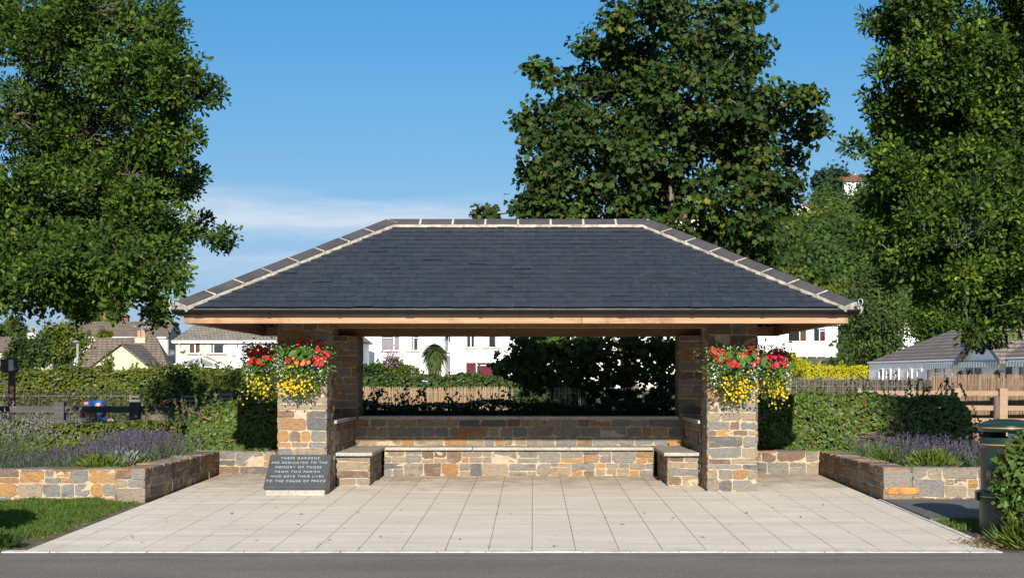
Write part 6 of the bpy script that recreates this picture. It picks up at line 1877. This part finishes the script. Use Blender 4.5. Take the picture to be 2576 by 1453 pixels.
for a, b in ((2338, 2418), (2426, 2528), (2545, 2640)):
    xa_, xb_ = lb(a), lb(b)
    mb = MB(); mb.prism([(xa_, -.06, 1.96), (xa_, -.26, 1.93), (xa_, -.28, 1.70), (xa_, -.265, 1.70), (xa_, -.245, 1.91), (xa_, -.06, 1.935)], (xb_ - xa_, 0, 0)); h.part('awning', mb, STRIPE)
    mb = MB(); mb.box(xa_ - .02, xb_ + .02, -.10, -.003, 1.90, 1.965); h.part('awning_case', mb, WHITE)
for px in (2428, 2522):
    a = lb(px); mb = MB(); mb.lathe([(0, .0), (.05, .02), (.11, .14), (.13, .4), (.15, .42), (.08, .52), (.02, .56), (0, .6)], (a, -.25, 1.0), 6); mb.bar((a, -.25, 1.58), (a, 0, 1.5), .03, .03)
    h.part('wall_lantern', mb, GUTTER)
mb = MB(); mb.box(9.5, 19.2, 33, 90, .3, .47)
tag(mb.build('bounce_slab', plain('pale_bounce', (.5, .45, .38), .9, .15, 1.2)), kind='structure')  # unseen pale slab, added to bounce warm light onto the bungalow front
h2 = House('outbuilding', 'small gable roof peeping over the far end of the long bungalow', 88, 2236)
h2.boxp('wall', WALLB, 0, 1.1, 0, 4, -1, h2.z(874)); 
mb = MB(); mb.prism([(-.2, -.1, h2.z(882)), (h2.x(2258), -.1, h2.z(857)), (1.3, -.1, h2.z(882))], (0, .1, 0)); h2.part('gable', mb, WHITE)
mb = MB(); mb.prism([(-.3, -.2, h2.z(882)), (h2.x(2258), -.2, h2.z(855)), (h2.x(2258), -.2, h2.z(858)), (-.3, -.2, h2.z(885))], (0, 4, 0)); mb.prism([(1.5, -.2, h2.z(882)), (h2.x(2258), -.2, h2.z(855)), (h2.x(2258), -.2, h2.z(858)), (1.5, -.2, h2.z(885))], (0, 4, 0)); h2.part('roof', mb, TILE_DARK)
# houses on the hill
def hillhouse(label, Y, px0, px1, pye, pyr, pyb, roofm, wall=RENDERW, along='x', wins=((.2, .35), (.6, .75)), hip=False):
    h = House('hill_house', label, Y, px0, z0=float(CH - (pyb - VY) * Y / FPX))
    x1 = h.x(px1); ze, zr = h.z(pye), h.z(pyr)
    h.boxp('wall', wall, 0, x1, 0, 6, -6, ze)
    if hip: h.hip(0, x1, 0, 6, ze, zr, roofm, .4)
    elif along == 'x': h.gable(0, x1, 0, 6, ze, zr, roofm, .3)
    else:
        mb = MB(); mb.prism([(0, .01, ze), (x1, .01, ze), (x1 / 2, .01, zr - .15)], (0, 5.9, 0)); h.part('gable_wall', mb, wall)
        h.gable(0, x1, 0, 6, ze, zr, roofm, .3, 'y')
    for a, b in wins: h.window(x1 * a, x1 * b, ze * .35, ze * .8, (.5,))
    h.chimney(x1 * .7, 3.6, zr - .5, zr + .35, .5, RENDERG, 0)
hillhouse('white house with a red tiled gable on the hillside by the sycamore', 190, 2000, 2046, 526, 512, 546, TILE_RED, along='y')
hillhouse('white house half hidden high on the hill beside the dark evergreen', 212, 2124, 2178, 452, 432, 492, TILE_RED)
hillhouse('house with a curved grey roof behind the edge of the oak', 196, 2160, 2262, 522, 486, 570, plain('thatch', (.16, .13, .1), .95, .3, 3), RENDERC, hip=True)
hillhouse('low red roofed house on the hill crest below the evergreen', 200, 2058, 2098, 495, 486, 506, TILE_RED)
hillhouse('white house on the hill showing through the sycamore leaves', 185, 1700, 1770, 545, 520, 590, TILE_RED)
hillhouse('white house on the hill behind the sycamore stems', 180, 1858, 1925, 540, 520, 575, TILE_GREY)
hillhouse('pale house behind the oak branches on the hillside', 175, 2290, 2400, 640, 600, 700, TILE_RED, RENDERW)
hillhouse('white house behind the drooping tree', 128, 2230, 2330, 800, 770, 850, TILE_GREY, RENDERW)

# ------------------------------------------------------------------ lamps, garden furniture, person
def lamp(label, px, pyh, Y, r, hs=.45, col=(.24, .26, .24)):
    q = P(px, pyh, Y)
    t = thing('street_lamp', label, 'street lamp', (q.x, Y, .25)); H = q.z - .25
    mt = plain('lamp_post_grey', col, .5, .1, 5)
    mb = MB(); mb.tube([(0, 0, 0), (0, 0, H * .4), (0, 0, H)], [r * 1.2, r, r * .8], 10); mb.build('post', mt, t, smooth=True)
    mb = MB(); mb.lathe([(a_ * hs, H + b_ * hs) for a_, b_ in ((0, -.06), (.1, -.05), (.28, .06), (.3, .12), (.24, .2), (.1, .25), (0, .26))], (-.12 * hs, 0, 0), 16); mb.build('lamp_head', plain('lamp_head_grey', (.17, .18, .2), .4, .1, 5), t, smooth=True)
lamp('slim pale green street lamp beside the yellowing tree', 195, 862, 50, .05)
lamp('grey street lamp beside the cabbage palm', 1121, 856, 100, .07)
lamp('thin dark street lamp in front of the white terrace with crimson curtains', 1290, 852, 100, .05, col=(.12, .12, .12))
# bollard light
q = P(30, 1040, 27)
t = thing('floodlight_post', 'short brown post carrying a small square floodlight, at the left edge of the garden', 'light', (q.x, 27, .2))
BW = plain('brown_painted_post', (.09, .045, .035), .7, .2, 8)
mb = MB(); mb.box(-.055, .055, -.05, .05, 0, 1.5); mb.build('post', BW, t, bevel=.006)
mb = MB(); mb.prism([(-.16, -.1, 1.5), (.1, -.1, 1.5), (.1, -.1, 1.78), (-.2, -.1, 1.76)], (0, .16, 0)); mb.build('lamp_housing', BW, t, bevel=.01)
mb = MB(); mb.box(-.02, .075, -.135, -.102, 1.54, 1.75); mb.build('lens', plain('frosted_lens', (.6, .6, .58), .3, .1, 8), t, bevel=.012)
q = P(8, 1000, 27.5)
t = thing('metal_frame', 'thin pale metal frame at the left edge of the garden', 'frame', (q.x, 27.5, .2))
mb = MB()
for x in (-.14, .1): mb.tube([(x, 0, 0), (x, 0, 1.36)], .014, 6)
mb.tube([(-.14, 0, 1.36), (.1, 0, 1.36)], .014, 6); mb.tube([(-.14, 0, .8), (.1, 0, .8)], .012, 6); mb.build('frame', plain('pale_metal', (.42, .42, .4), .5, .1), t)
# chair with slatted back
def chair(label, px, py, Y, rz):
    q = P(px, py, Y); t = thing('garden_chair', label, 'chair', (q.x, Y, q.z), rz, 'wooden garden chairs'); t.scale = (.8, .8, .8)
    cw = plain('grey_teak', (.2, .17, .14), .8, .25, 10)
    for sx in (-1, 1):
        mb = MB(); mb.bar((sx * .22, .2, 0), (sx * .22, .28, .92), .05, .05); mb.build('leg', cw, t)
        mb = MB(); mb.bar((sx * .22, -.22, 0), (sx * .22, -.22, .42), .05, .05); mb.build('leg', cw, t)
    mb = MB(); mb.box(-.24, .24, -.26, .22, .42, .45); mb.build('seat', cw, t)
    mb = MB()
    for z in (.58, .72, .86): mb.bar((-.22, .245 + (z - .5) * .08, z), (.22, .245 + (z - .5) * .08, z), .03, .07)
    mb.build('backrest', cw, t)
for lab_, px_, rz_ in (('grey wooden chair half hidden by a fence post, next to the person in blue', 352, 40), ('grey wooden chair beside the tub of pink flowers', 467, 215), ('grey wooden chair nearest the pillar with the flower basket', 556, 222)):
    chair(lab_, px_, 1062 - (6 if px_ > 500 else 0), 37 if px_ < 500 else 37.4, R(rz_))
def tub(label, px, py, Y, r, mat, n=260, pot=True):
    q = P(px, py, Y); t = thing('flower_tub', label, 'flower tub', (q.x, Y, q.z - .3))
    mb = MB(); mb.lathe([(0, 0), (r * .7, 0), (r * .9, .22), (r * .95, .24), (r * .8, .24), (0, .2)], k=16); mb.build('pot', plain('terracotta', (.16, .08, .05), .8, .2, 8), t, smooth=True)
    u = sph(n); u[:, 2] = np.abs(u[:, 2]); p = u * rng.uniform(.5, 1, (n, 1)) * np.array([r, r, r * .7]) + np.array([0, 0, .26])
    npmesh('foliage', leafV(p, u, sph(n), .07, OVAL), len(OVAL), GREENH, t)
    m = n // 3; u = sph(m); u[:, 2] = np.abs(u[:, 2]); p = u * np.array([r, r, r * .75]) * 1.05 + np.array([0, 0, .28])
    npmesh('flower', leafV(p, sph(m), nrm(u + sph(m) * .3), .055, CLMP), len(CLMP), mat, t)
PINKF = islandmat('pink_petal', [(.5, .1, .14), (.55, .16, .2), (.5, .05, .06)], .6, .1, tcol=1)
tub('tub of pink flowers in front of the dark heather screen', 432, 1014, 36.5, .2, PINKF)
tub('tub of red flowers under the hands of the person in blue', 222, 1044, 36.2, .2, REDP)
tub('tub of mixed red flowers behind the leafy stems beside the ivy hedge', 528, 1016, 36.6, .2, PINKF, 160)
mb = MB()
a, b = P(318, 1050, 36), P(566, 1036, 37.5)
t = thing('raised_bed', 'low raised garden bed edged with weathered timber planks', 'raised bed', (a.x, 36, .4))
for k, (ya, yb, zz) in enumerate(((36, 37.2, .62), (35.4, 36.2, .5))):
    mb = MB(); mb.bar((0, ya - 36, zz - .4 - .06), (b.x - a.x, yb - 36, zz - .4 - .02), .05, .2); mb.build('plank', woodmat('sleeper_wood', (.14, .1, .07), (.2, .15, .1), (.08, .06, .04), ax=(.5, 4, 4)), t)

# ------------------------------------------------------------------ person
def skin(name, V, E, rad, mat, parent, sub=2, root=0):
    me = bpy.data.meshes.new(name); me.from_pydata(V, E, [])
    o = bpy.data.objects.new(name, me); C.objects.link(o)
    sk = o.modifiers.new('s', 'SKIN'); sk.use_smooth_shade = True
    for i, r_ in enumerate(rad):
        d = me.skin_vertices[0].data[i]; d.radius = (r_, r_) if not isinstance(r_, tuple) else r_; d.use_root = (i == root)
    o.modifiers.new('d', 'SUBSURF').levels = sub; o.modifiers['d'].render_levels = sub
    dg = bpy.context.evaluated_depsgraph_get()
    m2 = bpy.data.meshes.new_from_object(o.evaluated_get(dg)); bpy.data.objects.remove(o)
    m2.materials.clear(); m2.materials.append(mat)
    return link(name, m2, parent)
q = P(249, 1061, 37)
PS = thing('person', 'person in a blue T-shirt and dark blue trousers kneeling and bending over the flowers', 'person', (q.x, 37, q.z))
SKIN = plain('skin', (.48, .26, .18), .6, .08, 10); SHIRT = plain('blue_cotton', (.02, .1, .36), .85, .15, 14); JEANS = plain('navy_cotton', (.025, .05, .13), .85, .2, 14); HAIR = plain('dark_hair', (.035, .022, .015), .7, .3, 30)
V = [(.10, 0, .40), (.0, 0, .47), (-.15, 0, .50), (-.23, 0, .49), (-.28, 0, .49), (-.335, 0, .50), (-.395, 0, .485)]
Ra = [.115, .11, .125, .075, .05, .085, .062]
E = [(i, i + 1) for i in range(6)]
def add(par, chain):
    k = par
    for p_, r_ in chain:
        V.append(p_); Ra.append(r_); E.append((k, len(V) - 1)); k = len(V) - 1
    return k
for s_ in (-1, 1):
    w_ = add(2, [((-.17, s_ * .15, .48), .06), ((-.2, s_ * .2, .34), .043), ((-.27, s_ * .2, .24), .04), ((-.42, s_ * .13, .2), .028), ((-.47, s_ * .115, .19), .03)])
    for f in range(4):
        add(w_, [((-.505, s_ * .115 + (f - 1.5) * .018, .18 + .004 * f), .009), ((-.535, s_ * .115 + (f - 1.5) * .02, .165), .008)])
    add(w_ - 1, [((-.45, s_ * .15, .175), .01), ((-.475, s_ * .155, .165), .009)])
    add(0, [((.1, s_ * .1, .36), .095), ((.03, s_ * .13, .2), .075), ((-.06, s_ * .13, .07), .06), ((.12, s_ * .12, .07), .055), ((.31, s_ * .1, .06), .04), ((.37, s_ * .1, .03), .035)])
body = skin('body', V, E, Ra, SKIN, PS)
skin('shirt', [(.09, 0, .42), (.0, 0, .475), (-.15, 0, .505), (-.235, 0, .495), (-.17, -.15, .485), (-.2, -.195, .37), (-.17, .15, .485), (-.2, .195, .37)], [(0, 1), (1, 2), (2, 3), (2, 4), (4, 5), (2, 6), (6, 7)], [.13, .128, .145, .085, .08, .065, .08, .065], SHIRT, PS)
skin('trousers', [(.12, 0, .40), (.07, 0, .43), (.1, -.1, .36), (.03, -.13, .2), (-.06, -.13, .075), (.12, -.12, .075), (.28, -.1, .065), (.1, .1, .36), (.03, .13, .2), (-.06, .13, .075), (.12, .12, .075), (.28, .1, .065)],
     [(0, 1), (0, 2), (2, 3), (3, 4), (4, 5), (5, 6), (0, 7), (7, 8), (8, 9), (9, 10), (10, 11)], [.135, .128, .11, .09, .074, .068, .055, .11, .09, .074, .068, .055], JEANS, PS)
skin('hair', [(-.30, 0, .535), (-.35, 0, .55), (-.40, 0, .535)], [(0, 1), (1, 2)], [.06, .075, .05], HAIR, PS)
mb = MB(); mb.lathe([(.0, .012), (.02, .008), (.026, 0), (.02, -.006)], k=10)
for s_ in (-1, 1):
    o = mb.build('ear', SKIN, PS); o.location = (-.335, s_ * .083, .495); o.rotation_euler = (s_ * R(-90), 0, 0)
mb = MB(); mb.raw([(-.452, -.016, .49), (-.452, .016, .49), (-.447, 0, .515), (-.478, 0, .485), (-.455, 0, .475)], [(0, 3, 2), (1, 2, 3), (0, 4, 3), (1, 3, 4)]); mb.build('nose', SKIN, PS)
